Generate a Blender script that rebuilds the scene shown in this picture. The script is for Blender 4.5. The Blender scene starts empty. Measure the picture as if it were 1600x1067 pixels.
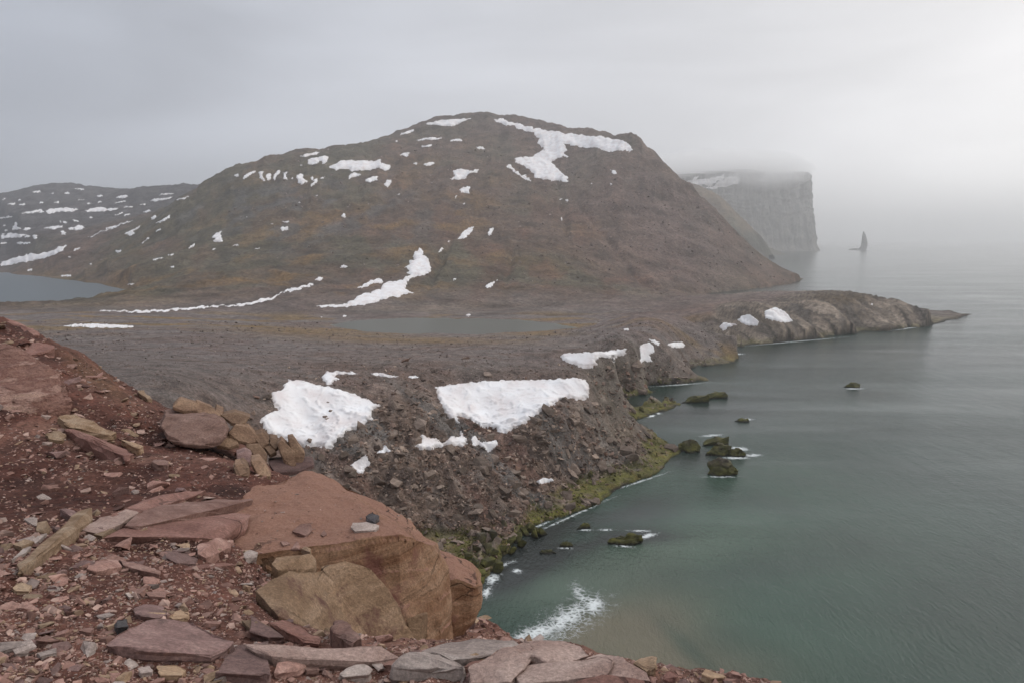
import bpy, bmesh, math, random
import numpy as np
from mathutils import Vector, Matrix, noise as mnoise
from mathutils.bvhtree import BVHTree

random.seed(7)
rng = np.random.default_rng(11)
S = bpy.context.scene
COL = S.collection
W0, H0 = 1600.0, 1067.0
F = 1150.0                       # focal length in photo pixels
HORIZON = 374.0
CAMZ = 60.0                      # the viewpoint stands 60 m above the sea
PITCH = math.atan((H0 / 2 - HORIZON) / F)
CP, SP = math.cos(PITCH), math.sin(PITCH)

# ------------------------------------------------------------------ camera, sky, sun, exposure
cam = bpy.data.cameras.new('camera')
cam.sensor_width = 36.0
cam.lens = F / W0 * 36.0
cam.clip_start = 0.1
cam.clip_end = 80000.0
camo = bpy.data.objects.new('camera', cam)
camo.location = (0, 0, CAMZ)
camo.rotation_euler = (math.pi / 2 - PITCH, 0, 0)
COL.objects.link(camo)
S.camera = camo

SUN_EL, SUN_AZ = math.radians(45), math.radians(54)      # behind cloud, ahead and to the right
world = bpy.data.worlds.new('World')
S.world = world
world.use_nodes = True
wn, wl = world.node_tree.nodes, world.node_tree.links
wn.clear()
out = wn.new('ShaderNodeOutputWorld')
bg = wn.new('ShaderNodeBackground')
bg.inputs['Strength'].default_value = 0.1
sky = wn.new('ShaderNodeTexSky')
sky.sky_type = 'NISHITA'
sky.sun_disc = False
sky.dust_density = 0.3
sky.sun_elevation = SUN_EL
sky.sun_rotation = SUN_AZ
tc = wn.new('ShaderNodeTexCoord')


def wmath(op, a, b=None, clamp=False):
    n = wn.new('ShaderNodeMath')
    n.operation = op
    n.use_clamp = clamp
    for i, v in enumerate((a, b)):
        if v is None:
            continue
        if isinstance(v, (int, float)):
            n.inputs[i].default_value = v
        else:
            wl.new(v, n.inputs[i])
    return n.outputs[0]


nrm = wn.new('ShaderNodeVectorMath'); nrm.operation = 'NORMALIZE'
wl.new(tc.outputs['Generated'], nrm.inputs[0])
sep = wn.new('ShaderNodeSeparateXYZ')
wl.new(nrm.outputs[0], sep.inputs[0])
# stratus: a soft uneven sheet, stretched along the horizon
mp = wn.new('ShaderNodeMapping')
mp.inputs['Scale'].default_value = (1.0, 1.0, 4.2)
wl.new(nrm.outputs[0], mp.inputs[0])
nz = wn.new('ShaderNodeTexNoise')
nz.inputs['Scale'].default_value = 1.9
nz.inputs['Detail'].default_value = 4.0
nz.inputs['Roughness'].default_value = 0.42
nz.inputs['Distortion'].default_value = 0.5
wl.new(mp.outputs[0], nz.inputs['Vector'])
cl = wmath('ADD', wmath('MULTIPLY', wmath('SUBTRACT', nz.outputs['Fac'], 0.5), 0.95), 1.0)
# thin place in the cloud low on the right, where the light comes through
dt = wn.new('ShaderNodeVectorMath'); dt.operation = 'DOT_PRODUCT'
ga, ge = math.radians(35), math.radians(2)
wl.new(nrm.outputs[0], dt.inputs[0])
dt.inputs[1].default_value = (math.sin(ga) * math.cos(ge), math.cos(ga) * math.cos(ge), math.sin(ge))
g1 = wmath('POWER', wmath('MAXIMUM', dt.outputs['Value'], 0.0), 40.0)
# overcast: the zenith is brighter than the horizon
zen = wmath('ADD', 1.0, wmath('MULTIPLY', wmath('POWER', wmath('MAXIMUM', sep.outputs['Z'], 0.0), 2.0), 1.15))
val = wmath('MULTIPLY', wmath('ADD', wmath('MULTIPLY', cl, zen), wmath('MULTIPLY', g1, 0.5)), 5.75)
# the sun's side of the sky is the lighter one; away from it the cloud is darker and bluer
fade = wmath('MAXIMUM', wmath('SUBTRACT', 1.0, wmath('MULTIPLY', wmath('MAXIMUM', sep.outputs['Z'], 0.0), 3.0)), -0.25)
side = wmath('ADD', wmath('MULTIPLY', wmath('MINIMUM', sep.outputs['X'], 0.0), 0.56), wmath('MULTIPLY', wmath('MULTIPLY', wmath('MAXIMUM', sep.outputs['X'], 0.0), 0.56), fade))
val = wmath('MULTIPLY', val, wmath('ADD', 1.02, side))
grey = wn.new('ShaderNodeCombineColor')
wl.new(wmath('MULTIPLY', val, wmath('ADD', 0.975, wmath('MULTIPLY', sep.outputs['X'], 0.07))), grey.inputs[0])
wl.new(wmath('MULTIPLY', val, 0.995), grey.inputs[1])
wl.new(wmath('MULTIPLY', val, wmath('SUBTRACT', 1.06, wmath('MULTIPLY', sep.outputs['X'], 0.12))), grey.inputs[2])
mx = wn.new('ShaderNodeMix'); mx.data_type = 'RGBA'
mx.inputs['Factor'].default_value = 0.97
wl.new(sky.outputs[0], mx.inputs['A'])
wl.new(grey.outputs[0], mx.inputs['B'])
wl.new(mx.outputs['Result'], bg.inputs['Color'])
wl.new(bg.outputs[0], out.inputs['Surface'])

sun = bpy.data.lights.new('sun', 'SUN')
sun.energy = 1.0
sun.angle = math.radians(35)
sun.color = (1.0, 0.97, 0.93)
suno = bpy.data.objects.new('sun', sun)
COL.objects.link(suno)
sd = Vector((math.sin(SUN_AZ) * math.cos(SUN_EL), math.cos(SUN_AZ) * math.cos(SUN_EL), math.sin(SUN_EL)))
suno.rotation_euler = sd.to_track_quat('Z', 'Y').to_euler()

S.view_settings.view_transform = 'Standard'
S.view_settings.look = 'None'
S.view_settings.gamma = 1.0
S.view_settings.use_curve_mapping = False
S.view_settings.exposure = 0.13
S.render.engine = 'CYCLES'
S.cycles.use_denoising = True
S.cycles.max_bounces = 5
S.cycles.diffuse_bounces = 2
S.cycles.glossy_bounces = 2
S.cycles.volume_bounces = 4
S.cycles.use_adaptive_sampling = True
S.cycles.adaptive_threshold = 0.02

HAZE_DENSITY = 0.00018


# ------------------------------------------------------------------ numeric helpers
def pix(px, py):
    """photo pixel -> (azimuth, tangent of elevation)"""
    px = np.asarray(px, float); py = np.asarray(py, float)
    u = (px - W0 / 2) / F; v = (H0 / 2 - py) / F
    X = u; Y = CP + SP * v; Z = -SP + CP * v
    h = np.hypot(X, Y)
    return np.arctan2(X, Y), Z / h


def project(X, Y, Z):
    """world -> photo pixel"""
    dz = Z - CAMZ
    d = Y * CP - dz * SP
    up = Y * SP + dz * CP
    return W0 / 2 + F * X / d, H0 / 2 - F * up / d


def _hash(ix, iy, seed):
    h = (ix.astype(np.int64) * 374761393 + iy.astype(np.int64) * 668265263 + seed * 1442695041) & 0xFFFFFFFF
    h = ((h ^ (h >> 13)) * 1274126177) & 0xFFFFFFFF
    h = ((h ^ (h >> 15)) * 2246822519) & 0xFFFFFFFF
    return (h ^ (h >> 16)) & 0xFFFF


def gnoise(x, y, seed=0):
    x0 = np.floor(x); y0 = np.floor(y)
    fx = x - x0; fy = y - y0
    ix = x0.astype(np.int64); iy = y0.astype(np.int64)
    u = fx * fx * fx * (fx * (fx * 6 - 15) + 10); v = fy * fy * fy * (fy * (fy * 6 - 15) + 10)

    def g(ax, ay, dx, dy):
        a = _hash(ax, ay, seed) * (2 * math.pi / 65536.0)
        return np.cos(a) * dx + np.sin(a) * dy
    n0 = g(ix, iy, fx, fy) * (1 - u) + g(ix + 1, iy, fx - 1, fy) * u
    n1 = g(ix, iy + 1, fx, fy - 1) * (1 - u) + g(ix + 1, iy + 1, fx - 1, fy - 1) * u
    return (n0 * (1 - v) + n1 * v) * 1.5


def fbm(x, y, octv=4, seed=0, gain=0.5):
    x = np.asarray(x, float); y = np.asarray(y, float)
    t = np.zeros(np.broadcast(x, y).shape); a = 1.0; s = 1.0
    for i in range(octv):
        t = t + a * gnoise(x * s + 17.3 * i, y * s - 9.1 * i, seed + i * 31)
        a *= gain; s *= 2.03
    return t


def ridged(x, y, octv=4, seed=0, gain=0.5):
    t = 0; a = 1.0; s = 1.0
    for i in range(octv):
        t = t + a * (1 - 2 * np.abs(gnoise(x * s + 7.7 * i, y * s + 3.3 * i, seed + i * 31)))
        a *= gain; s *= 2.03
    return t


def sstep(a, b, x):
    t = np.clip((x - a) / (b - a), 0, 1)
    return t * t * (3 - 2 * t)


def blob(px, py, cx, cy, sx, sy, rot=0.0):
    c, s = math.cos(math.radians(rot)), math.sin(math.radians(rot))
    dx, dy = px - cx, py - cy
    a = (dx * c + dy * s) / sx; b = (-dx * s + dy * c) / sy
    return np.exp(-(a * a + b * b))


def tps(ctrl):
    """thin-plate spline through control points (az, ln r, e)"""
    P = np.array([(c[0], c[1]) for c in ctrl]); E = np.array([c[2] for c in ctrl]); n = len(P)
    d2 = ((P[:, None] - P[None]) ** 2).sum(-1)
    K = 0.5 * d2 * np.log(d2 + 1e-12) + np.eye(n) * 1e-6
    Q = np.c_[np.ones(n), P]
    A = np.zeros((n + 3, n + 3)); A[:n, :n] = K; A[:n, n:] = Q; A[n:, :n] = Q.T
    w = np.linalg.solve(A, np.r_[E, 0, 0, 0])

    def ev(az, v):
        o = np.empty(az.shape)
        for i in range(0, len(az), 4000):
            a = az[i:i + 4000]; b = v[i:i + 4000]
            q = (a[:, None] - P[None, :, 0]) ** 2 + (b[:, None] - P[None, :, 1]) ** 2
            o[i:i + 4000] = (0.5 * q * np.log(q + 1e-12)) @ w[:n] + w[n] + w[n + 1] * a + w[n + 2] * b
        return o
    return ev


def rows(segs):
    r = []
    for a, b, n in segs:
        r.append(np.exp(np.linspace(math.log(a), math.log(b), n, endpoint=False)))
    r.append(np.array([segs[-1][1]]))
    return np.concatenate(r)


class Patch:
    """ground as heights over a grid of azimuth and range round the viewpoint"""
    def __init__(s, ctrl, az, r):
        s.az = az; s.r = r; s.v = np.log(r)
        ev = tps(ctrl)
        ca = np.linspace(az[0], az[-1], max(40, len(az) // 4)); 
        ci = np.unique(np.r_[np.arange(0, len(r), 4), len(r) - 1]); cv = s.v[ci]
        G = ev(np.tile(ca, len(cv)), np.repeat(cv, len(ca))).reshape(len(cv), len(ca))
        G = np.stack([np.interp(az, ca, row) for row in G])
        G = np.stack([np.interp(s.v, cv, G[:, k]) for k in range(len(az))], 1)
        s.A, s.R = np.meshgrid(az, r)
        s.X = s.R * np.sin(s.A); s.Y = s.R * np.cos(s.A)
        s.Z = CAMZ + G * s.R

    def done(s):
        s.E = (s.Z - CAMZ) / s.R
        s.PX, s.PY = project(s.X, s.Y, s.Z)

    def height(s, az, r):
        az = np.asarray(az, float); v = np.log(np.asarray(r, float))
        i = np.clip(np.searchsorted(s.az, az) - 1, 0, len(s.az) - 2)
        j = np.clip(np.searchsorted(s.v, v) - 1, 0, len(s.v) - 2)
        t = (az - s.az[i]) / (s.az[i + 1] - s.az[i]); q = (v - s.v[j]) / (s.v[j + 1] - s.v[j])
        t = np.clip(t, 0, 1); q = np.clip(q, 0, 1)
        return (s.Z[j, i] * (1 - t) + s.Z[j, i + 1] * t) * (1 - q) + (s.Z[j + 1, i] * (1 - t) + s.Z[j + 1, i + 1] * t) * q

    def hit(s, px, py):
        """first ground point seen through a photo pixel: az, r, z"""
        az, e = pix(px, py)
        R = np.full(az.shape, np.nan)
        for k in range(0, len(az), 3000):
            a = az[k:k + 3000]; ee = e[k:k + 3000]
            i = np.clip(np.searchsorted(s.az, a) - 1, 0, len(s.az) - 2)
            t = (a - s.az[i]) / (s.az[i + 1] - s.az[i])
            C = s.E[:, i] * (1 - t) + s.E[:, i + 1] * t
            ab = C >= ee[None]
            j = np.argmax(ab, 0); ok = ab.any(0) & (j > 0)
            jj = np.maximum(j, 1); c = np.arange(len(a))
            e0 = C[jj - 1, c]; e1 = C[jj, c]
            q = np.clip((ee - e0) / np.where(np.abs(e1 - e0) < 1e-12, 1e-12, e1 - e0), 0, 1)
            R[k:k + 3000] = np.where(ok, np.exp(s.v[jj - 1] * (1 - q) + s.v[jj] * q), np.nan)
        return az, R, CAMZ + e * R


def make_mesh(name, V, faces, col=None, smooth=True):
    me = bpy.data.meshes.new(name)
    V = np.asarray(V, np.float32)
    faces = np.asarray(faces, np.int32)
    k = faces.shape[1]
    me.vertices.add(len(V)); me.vertices.foreach_set('co', V.ravel())
    me.loops.add(faces.size); me.loops.foreach_set('vertex_index', faces.ravel())
    me.polygons.add(len(faces))
    me.polygons.foreach_set('loop_start', np.arange(0, faces.size, k, dtype=np.int32))
    me.polygons.foreach_set('use_smooth', np.full(len(faces), smooth))
    me.update(calc_edges=True)
    if col is not None:
        at = me.color_attributes.new('Col', 'FLOAT_COLOR', 'POINT')
        at.data.foreach_set('color', np.c_[col, np.ones(len(col))].astype(np.float32).ravel())
    return me


def link(name, me, mat=None, parent=None, label=None, cat=None, group=None, kind=None, loc=None):
    o = bpy.data.objects.new(name, me)
    if mat is not None and not me.materials:
        me.materials.append(mat)
    COL.objects.link(o)
    if parent is not None:
        o.parent = parent
    if loc is not None:
        o.location = loc
    for k, v in (('label', label), ('category', cat), ('group', group), ('kind', kind)):
        if v:
            o[k] = v
    return o


def grid_faces(nr, na, keep=None):
    i = np.arange(nr * na).reshape(nr, na)
    f = np.stack([i[:-1, :-1], i[:-1, 1:], i[1:, 1:], i[1:, :-1]], -1)
    if keep is not None:
        f = f[keep]
    return f.reshape(-1, 4)


def compact(V, Fc, col=None):
    used = np.zeros(len(V), bool); used[Fc.ravel()] = True
    m = np.cumsum(used) - 1
    return V[used], m[Fc], (None if col is None else col[used])


# ------------------------------------------------------------------ materials
def new_mat(name, rough=0.9, spec=0.25):
    m = bpy.data.materials.new(name)
    m.use_nodes = True
    b = m.node_tree.nodes['Principled BSDF']
    b.inputs['Roughness'].default_value = rough
    b.inputs['Specular IOR Level'].default_value = spec
    return m, m.node_tree.nodes, m.node_tree.links, b


def nd(ns, ls, typ, ins=None, **kw):
    n = ns.new(typ)
    for k, v in kw.items():
        setattr(n, k, v)
    for k, v in (ins or {}).items():
        if hasattr(v, 'is_output'):
            ls.new(v, n.inputs[k])
        else:
            n.inputs[k].default_value = v
    return n


def ramp(ns, ls, fac, stops):
    n = ns.new('ShaderNodeValToRGB')
    el = n.color_ramp.elements
    while len(el) < len(stops):
        el.new(0.5)
    for e, (p, c) in zip(el, stops):
        e.position = p
        e.color = (*c, 1) if len(c) == 3 else c
    ls.new(fac, n.inputs[0])
    return n.outputs[0]


def g3(v):
    return (v, v, v)


def land_mat(name, s1, s2, lo=0.62, hi=1.4, bump=0.5, dist=0.3, speck=None):
    """ground whose own colour comes from the mesh; noise gives grain and relief"""
    m, n, l, b = new_mat(name, 0.92, 0.2)
    at = nd(n, l, 'ShaderNodeAttribute', attribute_name='Col')
    geo = n.new('ShaderNodeNewGeometry')
    n1 = nd(n, l, 'ShaderNodeTexNoise', {'Vector': geo.outputs['Position'], 'Scale': s1, 'Detail': 6.0, 'Roughness': 0.62})
    n2 = nd(n, l, 'ShaderNodeTexNoise', {'Vector': geo.outputs['Position'], 'Scale': s2, 'Detail': 5.0, 'Roughness': 0.7})
    r1 = ramp(n, l, n1.outputs['Fac'], [(0.3, g3(lo)), (0.72, g3(hi))])
    r2 = ramp(n, l, n2.outputs['Fac'], [(0.32, g3(lo)), (0.7, g3(hi))])
    m1 = nd(n, l, 'ShaderNodeMix', {'Factor': 1.0, 'A': at.outputs['Color'], 'B': r1}, data_type='RGBA', blend_type='MULTIPLY')
    m2 = nd(n, l, 'ShaderNodeMix', {'Factor': 1.0, 'A': m1.outputs['Result'], 'B': r2}, data_type='RGBA', blend_type='MULTIPLY')
    last = m2.outputs['Result']
    if speck:
        vo = nd(n, l, 'ShaderNodeTexVoronoi', {'Vector': geo.outputs['Position'], 'Scale': speck[0], 'Randomness': 1.0})
        sr = ramp(n, l, vo.outputs['Color'], [(speck[1], g3(0)), (speck[1] + 0.06, g3(1))])
        vr = ramp(n, l, vo.outputs['Distance'], [(0.25, g3(1)), (0.45, g3(0))])
        mm = nd(n, l, 'ShaderNodeMath', {0: sr, 1: vr}, operation='MULTIPLY')
        mm2 = nd(n, l, 'ShaderNodeMath', {0: mm.outputs[0], 1: speck[3]}, operation='MULTIPLY')
        m3 = nd(n, l, 'ShaderNodeMix', {'Factor': mm2.outputs[0], 'A': last, 'B': (*speck[2], 1)}, data_type='RGBA')
        last = m3.outputs['Result']
    l.new(last, b.inputs['Base Color'])
    ad = nd(n, l, 'ShaderNodeMath', {0: n1.outputs['Fac'], 1: n2.outputs['Fac']}, operation='ADD')
    bp = nd(n, l, 'ShaderNodeBump', {'Strength': bump, 'Distance': dist, 'Height': ad.outputs[0]})
    l.new(bp.outputs[0], b.inputs['Normal'])
    return m


def rock_mat(name, stops, scale=3.0, bed=(1.0, 1.0, 4.0), rough=0.88, bump=0.5, dist=0.03, rnd=0.35, algae=None, spots=None, dust=None, fine=14, crack=None):
    m, n, l, b = new_mat(name, rough, 0.25)
    geo = n.new('ShaderNodeNewGeometry')
    mp = nd(n, l, 'ShaderNodeMapping', {'Vector': geo.outputs['Position'], 'Scale': bed, 'Rotation': (0.15, 0.2, 0.3)})
    n1 = nd(n, l, 'ShaderNodeTexNoise', {'Vector': mp.outputs[0], 'Scale': scale, 'Detail': 8.0, 'Roughness': 0.64, 'Distortion': 0.4})
    n2 = nd(n, l, 'ShaderNodeTexNoise', {'Vector': geo.outputs['Position'], 'Scale': scale * fine, 'Detail': 8.0, 'Roughness': 0.78})
    c = ramp(n, l, n1.outputs['Fac'], stops)
    r2 = ramp(n, l, n2.outputs['Fac'], [(0.3, g3(0.5)), (0.5, g3(0.95)), (0.7, g3(1.5))])
    m1 = nd(n, l, 'ShaderNodeMix', {'Factor': 1.0, 'A': c, 'B': r2}, data_type='RGBA', blend_type='MULTIPLY')
    last = m1.outputs['Result']
    if spots:
        n3 = nd(n, l, 'ShaderNodeTexNoise', {'Vector': geo.outputs['Position'], 'Scale': spots[1], 'Detail': 7.0, 'Roughness': 0.68})
        f3 = ramp(n, l, n3.outputs['Fac'], [(spots[2], g3(0)), (spots[2] + 0.1, g3(1))])
        m3 = nd(n, l, 'ShaderNodeMix', {'Factor': f3, 'A': last, 'B': (*spots[0], 1)}, data_type='RGBA')
        last = m3.outputs['Result']
    if dust:
        sn_ = nd(n, l, 'ShaderNodeSeparateXYZ', {'Vector': geo.outputs['Normal']})
        n5 = nd(n, l, 'ShaderNodeTexNoise', {'Vector': geo.outputs['Position'], 'Scale': 2.6, 'Detail': 9.0, 'Roughness': 0.7})
        a5 = nd(n, l, 'ShaderNodeMath', {0: n5.outputs['Fac'], 1: 1.5, 2: -0.75}, operation='MULTIPLY_ADD')
        b5 = nd(n, l, 'ShaderNodeMath', {0: sn_.outputs['Z'], 1: a5.outputs[0]}, operation='ADD')
        f5 = nd(n, l, 'ShaderNodeMapRange', {'Value': b5.outputs[0], 'From Min': 0.5, 'From Max': 0.84})
        d5 = ramp(n, l, n2.outputs['Fac'], [(0.3, dust[0]), (0.62, dust[1]), (0.75, dust[2])])
        m6 = nd(n, l, 'ShaderNodeMix', {'Factor': f5.outputs[0], 'A': last, 'B': d5}, data_type='RGBA')
        last = m6.outputs['Result']
    ck = None
    if crack:
        nc_ = nd(n, l, 'ShaderNodeTexNoise', {'Vector': geo.outputs['Position'], 'Scale': crack * 2.5, 'Detail': 5.0})
        vm = nd(n, l, 'ShaderNodeVectorMath', {0: nc_.outputs['Color'], 1: (0.55 / crack,) * 3}, operation='MULTIPLY')
        va = nd(n, l, 'ShaderNodeVectorMath', {0: mp.outputs[0], 1: vm.outputs[0]}, operation='ADD')
        vc = nd(n, l, 'ShaderNodeTexVoronoi', {'Vector': va.outputs[0], 'Scale': crack}, feature='DISTANCE_TO_EDGE')
        ck = nd(n, l, 'ShaderNodeMapRange', {'Value': vc.outputs['Distance'], 'From Min': 0.002, 'From Max': 0.012, 'To Min': 0.0, 'To Max': 1.0})
        nk = nd(n, l, 'ShaderNodeTexNoise', {'Vector': geo.outputs['Position'], 'Scale': crack * 1.1, 'Detail': 3.0})
        nm_ = nd(n, l, 'ShaderNodeMapRange', {'Value': nk.outputs['Fac'], 'From Min': 0.42, 'From Max': 0.62, 'To Min': 1.0, 'To Max': 0.35})
        ck = nd(n, l, 'ShaderNodeMath', {0: ck.outputs[0], 1: nm_.outputs[0]}, operation='MAXIMUM')
        m7 = nd(n, l, 'ShaderNodeMix', {'Factor': 1.0, 'A': last, 'B': ck.outputs[0]}, data_type='RGBA', blend_type='MULTIPLY')
        last = m7.outputs['Result']
    if rnd:
        oi = n.new('ShaderNodeObjectInfo')
        mr = nd(n, l, 'ShaderNodeMapRange', {'Value': oi.outputs['Random'], 'To Min': 1 - rnd, 'To Max': 1 + rnd})
        hs = nd(n, l, 'ShaderNodeHueSaturation', {'Value': mr.outputs[0], 'Color': last})
        last = hs.outputs[0]
    if algae:
        sp = nd(n, l, 'ShaderNodeSeparateXYZ', {'Vector': geo.outputs['Position']})
        n4 = nd(n, l, 'ShaderNodeTexNoise', {'Vector': geo.outputs['Position'], 'Scale': 0.6, 'Detail': 6.0})
        a1 = nd(n, l, 'ShaderNodeMath', {0: n4.outputs['Fac'], 1: 4.0, 2: -2.0}, operation='MULTIPLY_ADD')
        a2 = nd(n, l, 'ShaderNodeMath', {0: sp.outputs['Z'], 1: a1.outputs[0]}, operation='ADD')
        f = nd(n, l, 'ShaderNodeMapRange', {'Value': a2.outputs[0], 'From Min': algae[0], 'From Max': algae[1], 'To Min': 1.0, 'To Max': 0.0})
        ac = ramp(n, l, n1.outputs['Fac'], [(0.3, (0.022, 0.021, 0.011)), (0.5, (0.06, 0.058, 0.016)), (0.7, (0.125, 0.118, 0.03))])
        m4 = nd(n, l, 'ShaderNodeMix', {'Factor': f.outputs[0], 'A': last, 'B': ac}, data_type='RGBA')
        last = m4.outputs['Result']
        # wet black skirt at the waterline
        fw = nd(n, l, 'ShaderNodeMapRange', {'Value': sp.outputs['Z'], 'From Min': 0.15, 'From Max': 0.6, 'To Min': 1.0, 'To Max': 0.0})
        m5 = nd(n, l, 'ShaderNodeMix', {'Factor': fw.outputs[0], 'A': last, 'B': (0.016, 0.015, 0.012, 1)}, data_type='RGBA')
        last = m5.outputs['Result']
    l.new(last, b.inputs['Base Color'])
    ad = nd(n, l, 'ShaderNodeMath', {0: n2.outputs['Fac'], 1: 0.45, 2: n1.outputs['Fac']}, operation='MULTIPLY_ADD')
    if ck:
        ad = nd(n, l, 'ShaderNodeMath', {0: ck.outputs[0], 1: 0.7, 2: ad.outputs[0]}, operation='MULTIPLY_ADD')
    bp = nd(n, l, 'ShaderNodeBump', {'Strength': bump + 0.25, 'Distance': dist * 1.6, 'Height': ad.outputs[0]})
    l.new(bp.outputs[0], b.inputs['Normal'])
    return m


M_RED = land_mat('red_soil', 1.6, 16.0, 0.55, 1.5, 0.7, 0.05, (26.0, 0.8, (0.27, 0.155, 0.12), 0.8))
M_COAST = land_mat('coast_rubble', 0.25, 1.9, 0.5, 1.55, 0.85, 0.6, (1.1, 0.86, (0.27, 0.22, 0.19), 0.6))
M_HILL = land_mat('hill_ground', 0.035, 0.3, 0.5, 1.56, 0.8, 3.0, (0.2, 0.88, (0.24, 0.2, 0.17), 0.5))
M_FAR = land_mat('far_rock', 0.02, 0.09, 0.65, 1.35, 0.8, 6.0)
M_CHIP, _n, _l, _b = new_mat('stone_chips', 0.9, 0.2)
_at = nd(_n, _l, 'ShaderNodeAttribute', attribute_name='Col')
_ge = _n.new('ShaderNodeNewGeometry')
_nz = nd(_n, _l, 'ShaderNodeTexNoise', {'Vector': _ge.outputs['Position'], 'Scale': 24.0, 'Detail': 5.0})
_rp = ramp(_n, _l, _nz.outputs['Fac'], [(0.3, g3(0.65)), (0.7, g3(1.3))])
_mx = nd(_n, _l, 'ShaderNodeMix', {'Factor': 1.0, 'A': _at.outputs['Color'], 'B': _rp}, data_type='RGBA', blend_type='MULTIPLY')
_l.new(_mx.outputs['Result'], _b.inputs['Base Color'])

M_PINK = rock_mat('pink_stone', [(0.3, (0.17, 0.085, 0.066)), (0.5, (0.27, 0.155, 0.125)), (0.7, (0.36, 0.23, 0.19))], 4.0, dist=0.01)
M_TAN = rock_mat('tan_stone', [(0.3, (0.17, 0.105, 0.06)), (0.5, (0.27, 0.18, 0.115)), (0.72, (0.36, 0.27, 0.19))], 4.0, dist=0.01)
M_PALE_RED = rock_mat('pale_red_rock', [(0.3, (0.12, 0.056, 0.043)), (0.42, (0.24, 0.132, 0.102)), (0.52, (0.16, 0.078, 0.06)), (0.62, (0.34, 0.215, 0.172)), (0.75, (0.27, 0.175, 0.115))], 1.4, (1, 1, 5), dist=0.04, rnd=0, fine=24, crack=0.5)
M_PURPLE = rock_mat('purple_stone', [(0.3, (0.11, 0.07, 0.062)), (0.5, (0.18, 0.11, 0.098)), (0.72, (0.25, 0.165, 0.145))], 4.0, dist=0.01)
M_LEDGE = rock_mat('pale_ledge_rock', [(0.3, (0.26, 0.165, 0.135)), (0.5, (0.37, 0.26, 0.22)), (0.72, (0.48, 0.36, 0.31))], 2.6, (1, 1, 3), dist=0.02, rnd=0.08, fine=24, crack=1.2)
M_GREY = rock_mat('grey_stone', [(0.3, (0.21, 0.165, 0.145)), (0.5, (0.33, 0.265, 0.235)), (0.72, (0.44, 0.37, 0.33))], 4.0, dist=0.01, rnd=0.18)
M_DARK = rock_mat('dark_stone', [(0.3, (0.04, 0.036, 0.038)), (0.7, (0.1, 0.09, 0.09))], 4.0, dist=0.01)
M_BIG = rock_mat('orange_brown_rock', [(0.28, (0.14, 0.064, 0.038)), (0.42, (0.215, 0.112, 0.062)), (0.56, (0.28, 0.165, 0.1)), (0.72, (0.36, 0.235, 0.155))],
                 1.5, (0.6, 0.6, 5.0), dist=0.035, rnd=0.0, spots=((0.17, 0.075, 0.055), 2.2, 0.56),
                 fine=32, crack=0.7, dust=((0.19, 0.088, 0.062), (0.31, 0.175, 0.125), (0.46, 0.31, 0.24)))
M_YEL = rock_mat('yellow_brown_rock', [(0.28, (0.16, 0.096, 0.056)), (0.5, (0.26, 0.168, 0.104)), (0.72, (0.36, 0.25, 0.17))],
                 2.2, (0.8, 0.8, 3.5), dist=0.03, rnd=0.06, spots=((0.12, 0.058, 0.045), 2.6, 0.56), fine=24, crack=0.9)
M_RROCK = rock_mat('red_rock', [(0.3, (0.15, 0.07, 0.055)), (0.5, (0.24, 0.125, 0.1)), (0.7, (0.32, 0.19, 0.155))], 1.8, (1, 1, 3.5), dist=0.03, rnd=0.08, fine=24, crack=0.6)
M_BLOCK = rock_mat('brown_block', [(0.3, (0.13, 0.078, 0.05)), (0.5, (0.21, 0.13, 0.085)), (0.72, (0.3, 0.2, 0.13))], 2.2, (1, 1, 2.5), dist=0.02, rnd=0.3)
M_SEAROCK = rock_mat('sea_rock', [(0.3, (0.05, 0.042, 0.035)), (0.7, (0.15, 0.12, 0.1))], 0.5, (1, 1, 2.5), dist=0.25, rnd=0.15, algae=(1.6, 4.5))
M_SCREE = rock_mat('scree_block', [(0.3, (0.11, 0.08, 0.062)), (0.5, (0.175, 0.132, 0.105)), (0.72, (0.27, 0.21, 0.172))], 0.7, (1, 1, 2.5), dist=0.1, rnd=0.35)

M_SNOW, _n, _l, _b = new_mat('old_snow', 0.75, 0.3)
_ge = _n.new('ShaderNodeNewGeometry')
_nz = nd(_n, _l, 'ShaderNodeTexNoise', {'Vector': _ge.outputs['Position'], 'Scale': 0.16, 'Detail': 6.0, 'Roughness': 0.55})
_at = nd(_n, _l, 'ShaderNodeAttribute', attribute_name='Col')
_sc = ramp(_n, _l, _nz.outputs['Fac'], [(0.3, (0.68, 0.62, 0.61)), (0.5, (0.77, 0.75, 0.75)), (0.7, (0.83, 0.83, 0.84))])
_sm = nd(_n, _l, 'ShaderNodeMix', {'Factor': 1.0, 'A': _sc, 'B': _at.outputs['Color']}, data_type='RGBA', blend_type='MULTIPLY')
_l.new(_sm.outputs['Result'], _b.inputs['Base Color'])
_n2 = nd(_n, _l, 'ShaderNodeTexNoise', {'Vector': _ge.outputs['Position'], 'Scale': 0.9, 'Detail': 5.0})
_bp = nd(_n, _l, 'ShaderNodeBump', {'Strength': 0.2, 'Distance': 0.2, 'Height': _n2.outputs['Fac']})
_l.new(_bp.outputs[0], _b.inputs['Normal'])


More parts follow.
